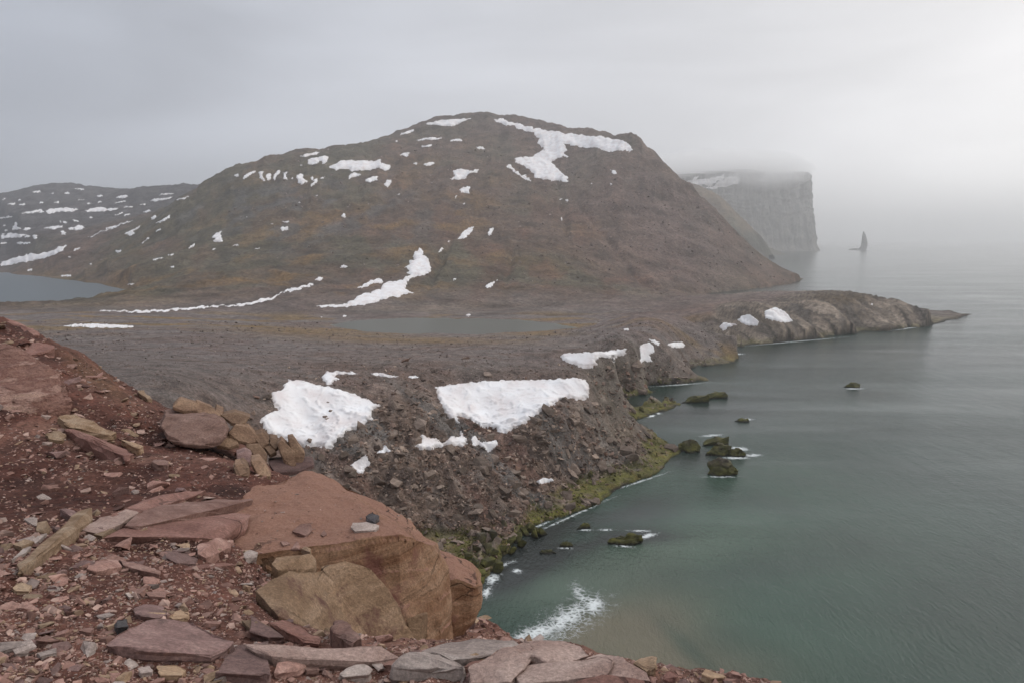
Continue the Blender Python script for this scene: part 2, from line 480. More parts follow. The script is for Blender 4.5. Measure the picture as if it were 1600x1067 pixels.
def water_mat(name, attr, tint, wscale, bump, rough):
    m, n, l, b = new_mat(name, rough, 0.34)
    b.inputs['IOR'].default_value = 1.33
    geo = n.new('ShaderNodeNewGeometry')
    if attr:
        at = nd(n, l, 'ShaderNodeAttribute', attribute_name='Col')
        nzz = nd(n, l, 'ShaderNodeTexNoise', {'Vector': geo.outputs['Position'], 'Scale': 0.03, 'Detail': 5.0, 'Roughness': 0.6})
        rr = ramp(n, l, nzz.outputs['Fac'], [(0.3, g3(0.82)), (0.7, g3(1.18))])
        mm = nd(n, l, 'ShaderNodeMix', {'Factor': 1.0, 'A': at.outputs['Color'], 'B': rr}, data_type='RGBA', blend_type='MULTIPLY')
        l.new(mm.outputs['Result'], b.inputs['Base Color'])
    else:
        b.inputs['Base Color'].default_value = (*tint, 1)
    hs = None
    for sc, st, rot, amp in ((wscale, (1, 0.45, 1), 0.5, 1.0), (wscale * 3.3, (1, 0.6, 1), -0.35, 0.4), (wscale * 0.13, (1, 0.4, 1), 0.25, 1.5)):
        mp = nd(n, l, 'ShaderNodeMapping', {'Vector': geo.outputs['Position'], 'Rotation': (0, 0, rot + 1.57), 'Scale': st})
        t = nd(n, l, 'ShaderNodeTexNoise', {'Vector': mp.outputs[0], 'Scale': sc, 'Detail': 3.0, 'Roughness': 0.55, 'Distortion': 0.3})
        k = nd(n, l, 'ShaderNodeMath', {0: t.outputs['Fac'], 1: amp}, operation='MULTIPLY')
        hs = k.outputs[0] if hs is None else nd(n, l, 'ShaderNodeMath', {0: hs, 1: k.outputs[0]}, operation='ADD').outputs[0]
    # wind lanes: the ripples are stronger in some streaks than in others
    ml = nd(n, l, 'ShaderNodeMapping', {'Vector': geo.outputs['Position'], 'Scale': (0.006, 0.03, 1), 'Rotation': (0, 0, 0.2)})
    tl = nd(n, l, 'ShaderNodeTexNoise', {'Vector': ml.outputs[0], 'Scale': 1.0, 'Detail': 4.0, 'Distortion': 0.6})
    sl = nd(n, l, 'ShaderNodeMapRange', {'Value': tl.outputs['Fac'], 'From Min': 0.35, 'From Max': 0.65, 'To Min': 0.3, 'To Max': 1.0})
    bp = nd(n, l, 'ShaderNodeBump', {'Strength': sl.outputs[0], 'Distance': bump, 'Height': hs})
    l.new(bp.outputs[0], b.inputs['Normal'])
    return m


M_SEA = water_mat('sea_water', True, None, 1.5, 0.32, 0.13)
M_LAKE = water_mat('lake_water', False, (0.04, 0.06, 0.07), 0.5, 0.12, 0.28)
M_LAGOON = water_mat('lagoon_water', False, (0.095, 0.098, 0.084), 0.5, 0.08, 0.3)
M_FOAM, _n, _l, _b = new_mat('sea_foam', 0.8, 0.2)
_b.inputs['Base Color'].default_value = (0.72, 0.76, 0.76, 1)

# ------------------------------------------------------------------ land beyond the bay: coast, terraces, hills
COAST = [(735, 960), (752, 912), (764, 896), (778, 880), (792, 862), (812, 838), (837, 818), (865, 810), (891, 803), (936, 787), (955, 769), (987, 753),
         (1010, 747), (1028, 740), (1040, 725), (1052, 712), (1064, 706), (1050, 696), (1030, 684), (1022, 675), (1003, 668), (985, 659),
         (970, 656), (1000, 654), (1030, 645), (1050, 637), (1064, 632), (1040, 629), (1009, 633), (975, 637), (958, 633), (956, 628), (990, 621),
         (1025, 612), (1009, 606), (1007, 603), (1021, 601), (1051, 600), (1080, 597), (1106, 593), (1098, 588), (1083, 583), (1074, 575), (1090, 571),
         (1126, 570), (1150, 567), (1153, 559), (1142, 549), (1136, 541), (1165, 540), (1196, 537), (1224, 534), (1252, 531), (1285, 527), (1315, 523),
         (1345, 520), (1371, 518), (1413, 512), (1445, 510), (1465, 507), (1490, 499), (1521, 492)]
BACK = [(1500, 488), (1440, 481), (1380, 476), (1300, 471), (1220, 468), (1150, 464), (1112, 461)]
BAY = [(1100, 459), (1147, 454), (1196, 449), (1231, 444), (1256, 437)]
HID = [(1240, 433), (1180, 425), (1100, 417), (1000, 405), (900, 395), (-1400, 388), (-1400, 1900), (735, 1900)]
LAKE = [(-700, 418), (-150, 421), (0, 426), (60, 432), (100, 437), (150, 443), (200, 453), (157, 464), (110, 472), (92, 477), (0, 478), (-150, 480), (-700, 486)]
LAGOON = [(515, 508), (545, 502), (600, 499), (660, 497), (740, 498), (810, 500), (860, 505), (905, 512), (850, 517), (800, 519), (745, 523), (690, 520),
          (640, 522), (560, 517)]
ZL = 8.0


def dist_poly(X, Y, z, poly, amp=0.0, freq=0.05, seed=1):
    """signed distance, in photo pixels, from ground points at level z to an outline; positive inside"""
    px, py = project(X, Y, np.full(X.shape, z))
    if amp:
        px = px + amp * 1.6 * fbm(px * freq, py * freq * 2.0, 4, seed)
        py = py + amp * fbm(px * freq + 50, py * freq * 2.0, 4, seed + 5)
    P = np.array(poly, float); Q = np.roll(P, -1, 0)
    best = np.full(px.shape, 1e9); inside = np.zeros(px.shape, bool)
    for (ax, ay), (bx, by) in zip(P, Q):
        ex, ey = bx - ax, by - ay
        t = np.clip(((px - ax) * ex + (py - ay) * ey) / (ex * ex + ey * ey + 1e-9), 0, 1)
        best = np.minimum(best, np.hypot(px - ax - t * ex, py - ay - t * ey))
        if by != ay:
            c = ((ay > py) != (by > py)) & (px < ex * (py - ay) / (by - ay) + ax)
            inside ^= c
    return np.where(inside, best, -best)


def C(px, py, r=None, z=None):
    az, e = pix(px, py)
    if r is None:
        r = (z - CAMZ) / e
    return (float(az), math.log(float(r)), float(e))


def CW(px, r, z):
    """control at the azimuth of a photo column, by range and height"""
    az, _ = pix(px, 450)
    return (float(az), math.log(r), (z - CAMZ) / r)


ctrl = [C(x, y, z=0.4) for x, y in COAST[::1]] + [C(x, y, z=0.4) for x, y in BAY]
ctrl += [C(x, y, z=ZL) for x, y in LAKE[1:-1]] + [C(x, y, z=ZL) for x, y in LAGOON]
# terrace and gullied slope above the bay
for x, y, r in [(250, 620, 150), (350, 632, 158), (430, 600, 186), (450, 592, 196), (520, 590, 198), (600, 590, 198), (680, 594, 200), (760, 592, 203), (800, 592, 204),
                (860, 590, 205), (905, 590, 206), (935, 610, 210), (480, 650, 176), (480, 700, 164), (545, 620, 184), (560, 700, 160), (600, 640, 178), (600, 690, 164),
                (600, 750, 152), (650, 650, 174), (700, 650, 184), (760, 640, 191), (800, 640, 191), (780, 672, 183), (860, 620, 197), (830, 680, 175), (880, 660, 183),
                (930, 660, 196), (700, 700, 168), (700, 760, 154), (700, 820, 146), (760, 760, 157), (800, 760, 162), (860, 740, 172), (900, 720, 180), (950, 700, 192), (920, 760, 178), (985, 690, 207),
                (500, 760, 150), (600, 830, 141), (650, 860, 139), (400, 700, 160), (300, 700, 140), (100, 600, 165),
                (150, 560, 232), (350, 560, 240), (550, 560, 246), (750, 560, 250), (880, 560, 256), (150, 530, 330), (350, 530, 325), (550, 535, 310), (750, 535, 315),
                (900, 535, 312), (100, 508, 400), (300, 508, 410), (450, 512, 405), (100, 490, 500), (300, 495, 490), (430, 497, 500), (960, 580, 262), (1000, 560, 300),
                (1040, 550, 318), (930, 570, 268), (1000, 585, 276), (1050, 575, 300), (960, 520, 352), (1000, 500, 420), (1050, 520, 362), (1060, 540, 345), (1100, 545, 352), (1100, 520, 388),
                (1080, 505, 420), (1150, 500, 425), (1180, 480, 470), (1120, 478, 500), (1150, 525, 392), (1224, 455, 596), (1224, 473, 550), (1224, 491, 510), (1224, 518, 460), (1300, 473, 548), (1270, 510, 480), (1170, 461, 640), (1259, 455, 590), (1304, 458, 578), (1304, 485, 515), (1350, 461, 590), (1350, 490, 512), (1380, 470, 587), (1410, 480, 582), (1410, 497, 538), (1430, 481, 590), (1450, 483.5, 593), (1475, 486.5, 592), (1490, 489, 592)]:
    ctrl.append(C(x, y, r))
for x, r, z in [(1224, 640, 14), (1304, 630, 13), (1350, 640, 9), (1410, 630, 3), (1224, 700, 2), (1304, 700, 1), (1160, 700, 4)]:
    ctrl.append(CW(x, r, z))
# main hill and the slopes round the lake: seen surface
for x, y, r in [(620, 494, 520), (800, 494, 525), (900, 495, 500), (1000, 475, 560), (1060, 466, 640), (740, 470, 580), (740, 440, 680), (740, 400, 800), (740, 330, 1010), (740, 260, 1220),
                (740, 205, 1420), (740, 183, 1500), (820, 187, 1480), (880, 202, 1430), (940, 212, 1360), (985, 221, 1280), (1002, 227, 1235), (1000, 440, 800), (1000, 400, 905),
                (1000, 330, 1030), (1000, 270, 1140), (1008, 242, 1205), (1035, 258, 1195), (1070, 288, 1165), (1100, 318, 1140), (1130, 348, 1120), (1165, 385, 1100), (1200, 414, 1085),
                (1150, 410, 1000), (1100, 420, 930), (1100, 370, 1020), (1060, 400, 950), (1050, 330, 1080), (900, 440, 700), (900, 390, 850), (900, 320, 1050), (900, 250, 1250),
                (690, 187, 1480), (640, 205, 1450), (600, 222, 1420), (560, 230, 1410), (480, 238, 1400), (420, 251, 1370), (360, 268, 1330), (332, 280, 1300), (316, 292, 1280),
                (600, 470, 580), (600, 430, 700), (600, 380, 850), (600, 320, 1030), (600, 260, 1230), (450, 470, 590), (450, 430, 720), (450, 380, 880), (450, 320, 1050), (450, 275, 1200),
                (330, 470, 600), (330, 430, 760), (330, 380, 950), (330, 330, 1120), (280, 320, 1350), (250, 360, 1150), (250, 410, 900), (250, 450, 700), (200, 430, 890), (200, 395, 1120),
                (200, 350, 1450), (200, 322, 1900), (200, 303, 2400), (100, 420, 1080), (100, 392, 1350), (100, 350, 1750), (100, 320, 2150), (100, 292, 2500), (0, 410, 1260), (0, 385, 1500),
                (0, 350, 1850), (0, 325, 2200), (0, 312, 2500), (50, 297, 2500), (140, 298, 2500), (240, 303, 2350), (280, 294, 2000), (310, 296, 1900), (-150, 340, 2500), (-150, 400, 1400), (-400, 345, 2500), (-400, 400, 1500), (-800, 350, 2500)]:
    ctrl.append(C(x, y, r))
for x, r, z in [(740, 1750, 270), (820, 1750, 250), (900, 1700, 200), (980, 1600, 120), (1040, 1450, 70), (1100, 1350, 20), (1160, 1250, 0), (1220, 1200, -10), (690, 1750, 255), (600, 1750, 190),
                (480, 1750, 170), (420, 1700, 150), (360, 1650, 130), (320, 1550, 125), (740, 2400, 180), (500, 2400, 150), (900, 2300, 60), (200, 3100, 150), (0, 3100, 180), (-300, 3100, 150),
                (400, 3100, 120), (800, 3200, 20), (1200, 2500, -40), (1600, 1200, -40), (1600, 300, -30), (1500, 800, -40), (-300, 250, 26), (-600, 300, 26), (-300, 120, 30), (100, 110, 30), (400, 110, 22), (700, 105, -8), (1000, 110, -15), (1400, 120, -15)]:
    ctrl.append(CW(x, r, z))

AZM = np.linspace(math.radians(-46), math.radians(43), 820)
RM = rows([(100, 136, 16), (136, 226, 290), (226, 560, 260), (560, 1100, 170), (1100, 1550, 150), (1550, 2650, 110), (2650, 3400, 16)])
land = Patch(ctrl, AZM, RM)
X, Y, R, A = land.X, land.Y, land.R, land.A
PX0, PY0 = project(X, Y, land.Z)
d_sea = dist_poly(X, Y, 0.0, COAST + BACK + BAY + HID, 2.2, 0.045, 3)
d_lake = dist_poly(X, Y, ZL, LAKE, 1.2, 0.04, 5)
d_lag = dist_poly(X, Y, ZL, LAGOON, 1.0, 0.03, 6)
wet = np.maximum(d_lake, d_lag)
shore = sstep(0, 14, d_sea) * sstep(-1, -9, wet)
Z = land.Z
# relief: hills, terraces, scree, tilted beds
prom = np.clip(blob(PX0, PY0, 1120, 550, 50, 26) + blob(PX0, PY0, 1220, 520, 100, 24) + blob(PX0, PY0, 1350, 498, 100, 28) + blob(PX0, PY0, 1450, 494, 90, 18), 0, 1)
prom = np.maximum(prom, sstep(1085, 1135, PX0) * sstep(36, 17, d_sea)) * sstep(660, 610, R) * sstep(380, 420, R)
hillw = sstep(480, 700, R) * (1 - np.clip(blob(PX0, PY0, 1300, 490, 210, 60) * 1.6, 0, 1) * sstep(760, 690, R))
vv = np.log(R)
Z = Z + hillw * shore * (3.4 * fbm(X / 150, Y / 150, 5, 21) + 3.4 * ridged(A * 34 + 0.3 * fbm(X / 90, Y / 90, 3, 5), vv * 5.5, 4, 8) * sstep(40, 130, Z) +
                         1.7 * ridged(X / 34, Y / 34, 4, 77, 0.6))
scarp = sstep(1011, 1002, PX0) * sstep(940, 990, PX0) * np.exp(-((R - 1250) / 70) ** 2)
Z = Z + scarp * (3.5 + 3 * ridged(X / 12, Y / 12, 2, 78))
# gullies running down the face
for gx, gy, gl, gr, gd in ((690, 410, 45, -62, 6), (880, 330, 60, 78, 5), (960, 390, 90, 50, 5), (1010, 440, 60, 35, 5), (800, 400, 60, -80, 3), (590, 330, 60, -40, 3)):
    Z = Z - hillw * gd * blob(PX0 + 5 * fbm(PX0 / 20, PY0 / 20, 2, 12), PY0, gx, gy, gl, 5, gr)
farw = sstep(1500, 2000, R)
Z = Z + farw * (9 * ridged(X / 300, Y / 300, 4, 41) - 5)
# benches on the upper right flank and summit scarp
fl = blob(PX0, PY0, 1060, 330, 110, 90)
Z = Z + 2.2 * fl * np.sin(Z / 7.0 + 2 * fbm(X / 80, Y / 80, 2, 3)) * shore
coastw = 1 - sstep(480, 560, R)
terr = coastw * shore * sstep(-2, -16, wet)
Z = Z + terr * (0.7 * fbm(X / 28, Y / 28, 4, 31) * sstep(215, 260, R) + 0.22 * fbm(X / 7, Y / 7, 3, 32))
slope = np.clip(blob(PX0, PY0, 620, 700, 230, 110) + blob(PX0, PY0, 850, 730, 210, 90, -20) + blob(PX0, PY0, 720, 840, 120, 80), 0, 1)
sd1 = (X * 0.75 + Y * 0.66)
crag = ridged(sd1 / 7.0 + 0.6 * fbm(X / 16, Y / 16, 3, 9), (X * -0.66 + Y * 0.75) / 15.0, 4, 51)
Z = Z + slope * coastw * sstep(0, 10, d_sea) * (1.25 * crag - 0.4 + 0.75 * ridged(X / 3.1, Y / 3.1, 3, 53))
crags2 = np.clip(blob(PX0, PY0, 1000, 590, 80, 45) + blob(PX0, PY0, 960, 640, 40, 60), 0, 1)
Z = Z + crags2 * sstep(-2, 6, d_sea) * (1.5 * ridged((X * 0.9 + Y * 0.4) / 9, (X * -0.4 + Y * 0.9) / 24, 4, 61) - 0.6)
sb = (X * 0.835 + Y * 0.55) / 13.0 + 0.55 * fbm(X / 45, Y / 45, 3, 63)
saw = (sb - np.floor(sb)); fr_ = saw.copy()
saw = np.where(saw < 0.82, saw / 0.82, (1 - saw) / 0.18)
amp = 1.0 + 0.9 * gnoise(np.floor(sb) * 3.1, np.floor(sb) * 1.7 + 0.37, 65)
sb2 = sb * 3.1; s2 = sb2 - np.floor(sb2)
Z = Z + prom * sstep(0, 9, d_sea) * (5.2 * (saw - 0.6) * amp + 1.5 * (s2 - 0.5) + 0.35 * fbm(X / 6, Y / 6, 3, 66))
# water outlines hold
Z = np.where(d_sea < 0, np.minimum(Z, -0.15 + 0.12 * d_sea), np.maximum(Z, 0.05 + np.minimum(0.09 * d_sea, 0.9)))
Z = np.where(wet > 0, np.minimum(Z, ZL - 0.1 - 0.1 * wet), Z)
rim = (R > 300) & (wet <= 0) & (wet > -30) & (d_sea > 25)
near_lake = (R > 300) & (wet <= 0) & (wet > -25)
Z = np.where(near_lake, np.minimum(Z, ZL + 0.4 - 0.9 * wet + 0.3 * wet * wet), Z)
Z = np.where(rim, np.maximum(Z, ZL + np.minimum(-0.04 * wet, 0.5)), Z)
land.Z = Z
land.done()
PX, PY = land.PX, land.PY

# colours of the ground itself
def lerp(c, k, w):
    return c * (1 - w[..., None]) + np.array(k) * w[..., None]


GREY = (0.128, 0.11, 0.102); PURP = (0.12, 0.095, 0.087); BROWN = (0.118, 0.08, 0.058); OCHRE = (0.15, 0.098, 0.04); DARK = (0.072, 0.064, 0.06)
RUST = (0.13, 0.07, 0.048); OLIVE = (0.088, 0.078, 0.05); COOL = (0.1, 0.096, 0.09); SLAB = (0.19, 0.154, 0.122); ALGAE = (0.088, 0.086, 0.018)
c = np.zeros(Z.shape + (3,)) + np.array(GREY)
# terrace: purplish gravel with darker and browner bands across
bn = fbm(A * 9, vv * 26, 4, 101)
c = lerp(c, PURP, sstep(-0.2, 0.5, bn))
c = lerp(c, (0.105, 0.07, 0.055), 0.6 * sstep(0.1, 0.55, fbm(A * 6 + 3, vv * 40, 4, 103)) * coastw)
mossb = sstep(0.0, 0.5, fbm(A * 8, vv * 22, 4, 104)) * sstep(330, 400, R)
c = lerp(c, OCHRE, 0.9 * mossb * coastw)
c = lerp(c, (0.155, 0.1, 0.042), 0.8 * np.clip(blob(PX, PY, 470, 518, 110, 6, 2) + blob(PX, PY, 640, 532, 160, 5, 1) + blob(PX, PY, 840, 522, 60, 4), 0, 1) * coastw)
c = lerp(c, (0.09, 0.058, 0.046), 0.9 * blob(PX, PY, 560, 574, 110, 7, 3))
c = lerp(c, (0.088, 0.066, 0.056), 0.8 * blob(PX, PY, 800, 583, 220, 9, 0))
c = lerp(c, (0.1, 0.08, 0.07), 0.7 * blob(PX, PY, 250, 590, 190, 35, 10))
# rubble slope
c = lerp(c, (0.132, 0.094, 0.073), np.clip(slope * 1.2, 0, 1) * coastw)
c = lerp(c, (0.185, 0.15, 0.128), 0.8 * slope * sstep(0.0, 0.6, fbm(X / 9, Y / 9, 4, 110)) * coastw)
c = lerp(c, (0.075, 0.057, 0.05), 0.8 * slope * sstep(0.05, 0.6, -fbm(X / 7 + 40, Y / 7, 4, 112)) * coastw)
c = lerp(c, (0.15, 0.085, 0.066), 0.6 * slope * sstep(0.0, 0.5, fbm(sd1 / 9, (X * -0.66 + Y * 0.75) / 40, 3, 117)) * coastw)
c = lerp(c, (0.12, 0.115, 0.108), 0.7 * slope * sstep(0.05, 0.5, fbm(sd1 / 11 + 9, (X * -0.66 + Y * 0.75) / 34, 3, 118)) * coastw)
c = lerp(c, (0.15, 0.115, 0.08), 0.8 * blob(PX, PY, 972, 678, 22, 18))
c = lerp(c, (0.14, 0.12, 0.098), np.clip(crags2, 0, 1) * 0.8)
c = lerp(c, (0.08, 0.065, 0.05), np.clip(crags2, 0, 1) * 0.9 * sstep(0.1, 0.6, fbm(X / 12, Y / 12, 4, 113)))
c = lerp(c, (0.115, 0.075, 0.062), 0.85 * blob(PX, PY, 1140, 482, 130, 22, -4))
pw = np.clip(prom * 1.7, 0, 1)
c = lerp(c, SLAB, pw * 0.95)
c = c * (1 + pw * 0.5 * gnoise(np.floor(sb) * 2.3 + 0.4, np.floor(sb2) * 0.9 + 0.2, 68))[..., None]
c = lerp(c, (0.09, 0.078, 0.068), pw * sstep(0.05, 0.5, fbm(X / 14, Y / 40, 4, 115)) * 0.8)
c = lerp(c, (0.12, 0.085, 0.05), 0.8 * blob(PX, PY, 1320, 466, 45, 8))
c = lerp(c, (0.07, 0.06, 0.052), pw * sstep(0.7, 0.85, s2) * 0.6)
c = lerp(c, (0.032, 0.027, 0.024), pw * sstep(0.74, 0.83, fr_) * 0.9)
# hills
hb = fbm(X / 210, Y / 210, 5, 121)
h = np.zeros(c.shape) + np.array(BROWN)
h = lerp(h, (0.098, 0.084, 0.055), sstep(-0.25, 0.45, hb + 0.5 * blob(PX, PY, 330, 330, 180, 80)))
h = lerp(h, RUST, 0.8 * sstep(0.0, 0.55, fbm(A * 16, vv * 6, 4, 123)) * (0.45 + 0.55 * blob(PX, PY, 900, 390, 260, 120)))
h = lerp(h, (0.165, 0.1, 0.044), 0.9 * sstep(0.05, 0.6, fbm(A * 11 + 9, vv * 10, 5, 125)) * (0.2 + 0.8 * np.clip(blob(PX, PY, 420, 450, 330, 50, 4) + blob(PX, PY, 620, 350, 260, 70), 0, 1)))
h = lerp(h, COOL, 0.85 * sstep(0.0, 0.5, fbm(A * 22, vv * 14, 5, 127)) * np.clip(blob(PX, PY, 450, 330, 260, 70) + 0.6 * blob(PX, PY, 620, 460, 300, 25) + 0.7 * blob(PX, PY, 1080, 380, 120, 70), 0, 1))
h = lerp(h, (0.082, 0.06, 0.05), 0.75 * np.clip(blob(PX, PY, 1040, 290, 60, 16, 25) + 0.8 * blob(PX, PY, 790, 190, 250, 30), 0, 1))
h = lerp(h, (0.135, 0.092, 0.075), 0.7 * blob(PX, PY, 1060, 390, 120, 60, 35))
h = lerp(h, (0.075, 0.07, 0.072), sstep(1250, 1750, R) * sstep(420, 300, PX) * 0.9)
h = lerp(h, (0.16, 0.108, 0.045), 0.85 * np.clip(blob(PX, PY, 680, 487, 130, 12, -2) + 0.9 * blob(PX, PY, 180, 476, 130, 9, -3) + 0.7 * blob(PX, PY, 150, 445, 90, 6, 12), 0, 1))
h = lerp(h, (0.13, 0.093, 0.081), 0.75 * np.clip(blob(PX, PY, 1060, 360, 150, 90, 30) + 0.5 * blob(PX, PY, 900, 260, 160, 60), 0, 1))
h = h * (1 + 0.13 * fbm(A * 150, vv * 9, 3, 141) * sstep(20, 60, Z))[..., None]
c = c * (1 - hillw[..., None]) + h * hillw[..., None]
# algae on the tide zone
an = fbm(X / 5, Y / 5, 4, 131)
tide = (1 - sstep(0.9, 3.0, Z + 1.2 * an)) * sstep(700, 600, R)
lowarea = np.clip(blob(PX, PY, 900, 800, 130, 40, -25) + blob(PX, PY, 1040, 690, 70, 30) + blob(PX, PY, 1010, 640, 90, 40) + blob(PX, PY, 760, 880, 60, 40) + 0.45, 0, 1)
c = lerp(c, ALGAE, tide * lowarea * sstep(-0.8, 0.3, an + 0.4) * 0.95)
c = lerp(c, (0.105, 0.078, 0.026), tide * lowarea * 0.7 * sstep(0.1, 0.5, fbm(X / 3, Y / 3, 3, 133)))
c = c * (1.2 - 0.26 * hillw[..., None])
c = lerp(c, (0.02, 0.018, 0.014), (1 - sstep(0.1, 0.5, Z)) * sstep(900, 600, R))

alive = (Z > -1.2) | (R < 135)
nr, na = Z.shape
cellok = alive[:-1, :-1] | alive[1:, :-1] | alive[:-1, 1:] | alive[1:, 1:]
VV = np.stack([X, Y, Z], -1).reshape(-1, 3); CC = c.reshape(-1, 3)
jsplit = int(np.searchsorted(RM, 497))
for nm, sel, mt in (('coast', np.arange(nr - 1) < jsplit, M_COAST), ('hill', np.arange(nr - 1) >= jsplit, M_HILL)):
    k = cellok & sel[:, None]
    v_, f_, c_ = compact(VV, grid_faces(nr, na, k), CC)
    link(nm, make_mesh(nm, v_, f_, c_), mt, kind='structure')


# ------------------------------------------------------------------ sea and lakes
pyw = np.r_[1500, 1300, 1150, np.linspace(1080, 400, 420), np.linspace(398.5, 376.4, 40)]
_, ew = pix(np.full(pyw.shape, 800.0), pyw)
rw = -CAMZ / ew
azw = np.linspace(math.radians(-48), math.radians(48), 420)
AW, RW = np.meshgrid(azw, rw)
XW = RW * np.sin(AW); YW = RW * np.cos(AW)
pxw, pyw2 = project(XW, YW, np.zeros(XW.shape))
ZW = 0.10 * fbm(XW / 30, YW / 12, 3, 201) * sstep(3000, 500, RW)
w = np.zeros(XW.shape + (3,)) + np.array((0.016, 0.033, 0.028))
nw = fbm(XW / 40, YW / 40, 4, 203)
w = lerp(w, (0.043, 0.08, 0.056), np.clip(blob(pxw, pyw2, 1180, 800, 300, 130, 12) + blob(pxw, pyw2, 950, 900, 260, 110) + blob(pxw, pyw2, 1250, 1020, 260, 120), 0, 1) * (0.8 + 0.3 * nw).clip(0, 1))
w = lerp(w, (0.032, 0.052, 0.04), 0.7 * np.clip(blob(pxw, pyw2, 1480, 1000, 200, 150) + blob(pxw, pyw2, 1300, 850, 130, 40, -10), 0, 1))
w = lerp(w, (0.074, 0.108, 0.08), 0.95 * np.clip(blob(pxw, pyw2, 900, 905, 130, 30, -18) + 0.8 * blob(pxw, pyw2, 1060, 860, 120, 34, -10), 0, 1))
w = w * (1 - 0.28 * sstep(0.0, 0.6, fbm(XW / 420 + 3, YW / 70, 4, 207)))[..., None]
w = lerp(w, (0.13, 0.118, 0.08), np.clip(1.0 * blob(pxw, pyw2, 1000, 985, 95, 62, -12) + 0.75 * blob(pxw, pyw2, 900, 1000, 60, 30, -30) + 0.7 * blob(pxw, pyw2, 1070, 1050, 130, 40), 0, 1))
w = lerp(w, (0.045, 0.068, 0.048), 0.7 * np.clip(blob(pxw, pyw2, 1080, 1015, 70, 13, 42), 0, 1))
w = lerp(w, (0.035, 0.058, 0.045), 0.7 * np.clip(blob(pxw, pyw2, 1215, 790, 70, 12, 8) + blob(pxw, pyw2, 1300, 755, 120, 10, 6) + blob(pxw, pyw2, 1250, 880, 160, 16, -8), 0, 1))
kelp = np.clip(blob(pxw, pyw2, 850, 860, 110, 40, -28) + blob(pxw, pyw2, 960, 815, 110, 28, -20) + 0.8 * blob(pxw, pyw2, 800, 890, 70, 28, -35) + 0.75 * blob(pxw, pyw2, 1090, 715, 90, 22, 0)
               + 0.6 * blob(pxw, pyw2, 1090, 650, 120, 25) + blob(pxw, pyw2, 1010, 838, 60, 12), 0, 1)
w = lerp(w, (0.024, 0.026, 0.026), kelp * sstep(-0.7, 0.2, nw + 0.5 * kelp) * 0.9)
link('sea', make_mesh('sea', np.stack([XW, YW, ZW], -1).reshape(-1, 3), grid_faces(*XW.shape), w.reshape(-1, 3)), M_SEA, kind='structure')


def flat_water(name, poly, z, mat, grow):
    P = np.array(poly, float); cpt = P.mean(0)
    P = cpt + (P - cpt) * np.array(grow)
    az, e = pix(P[:, 0], P[:, 1]); r = (z - CAMZ) / e
    V = [(a * 1.0, b, z) for a, b in zip(r * np.sin(az), r * np.cos(az))]
    bm = bmesh.new()
    bm.faces.new([bm.verts.new(v) for v in V])
    bmesh.ops.triangulate(bm, faces=bm.faces[:])
    bmesh.ops.recalc_face_normals(bm, faces=bm.faces[:])
    if bm.faces[0].normal.z < 0:
        bmesh.ops.reverse_faces(bm, faces=bm.faces[:])
    me = bpy.data.meshes.new(name); bm.to_mesh(me); bm.free()
    link(name, me, mat, kind='structure')


flat_water('lake', LAKE, ZL, M_LAKE, (1.02, 1.1))
flat_water('lagoon', LAGOON, ZL, M_LAGOON, (1.03, 1.15))


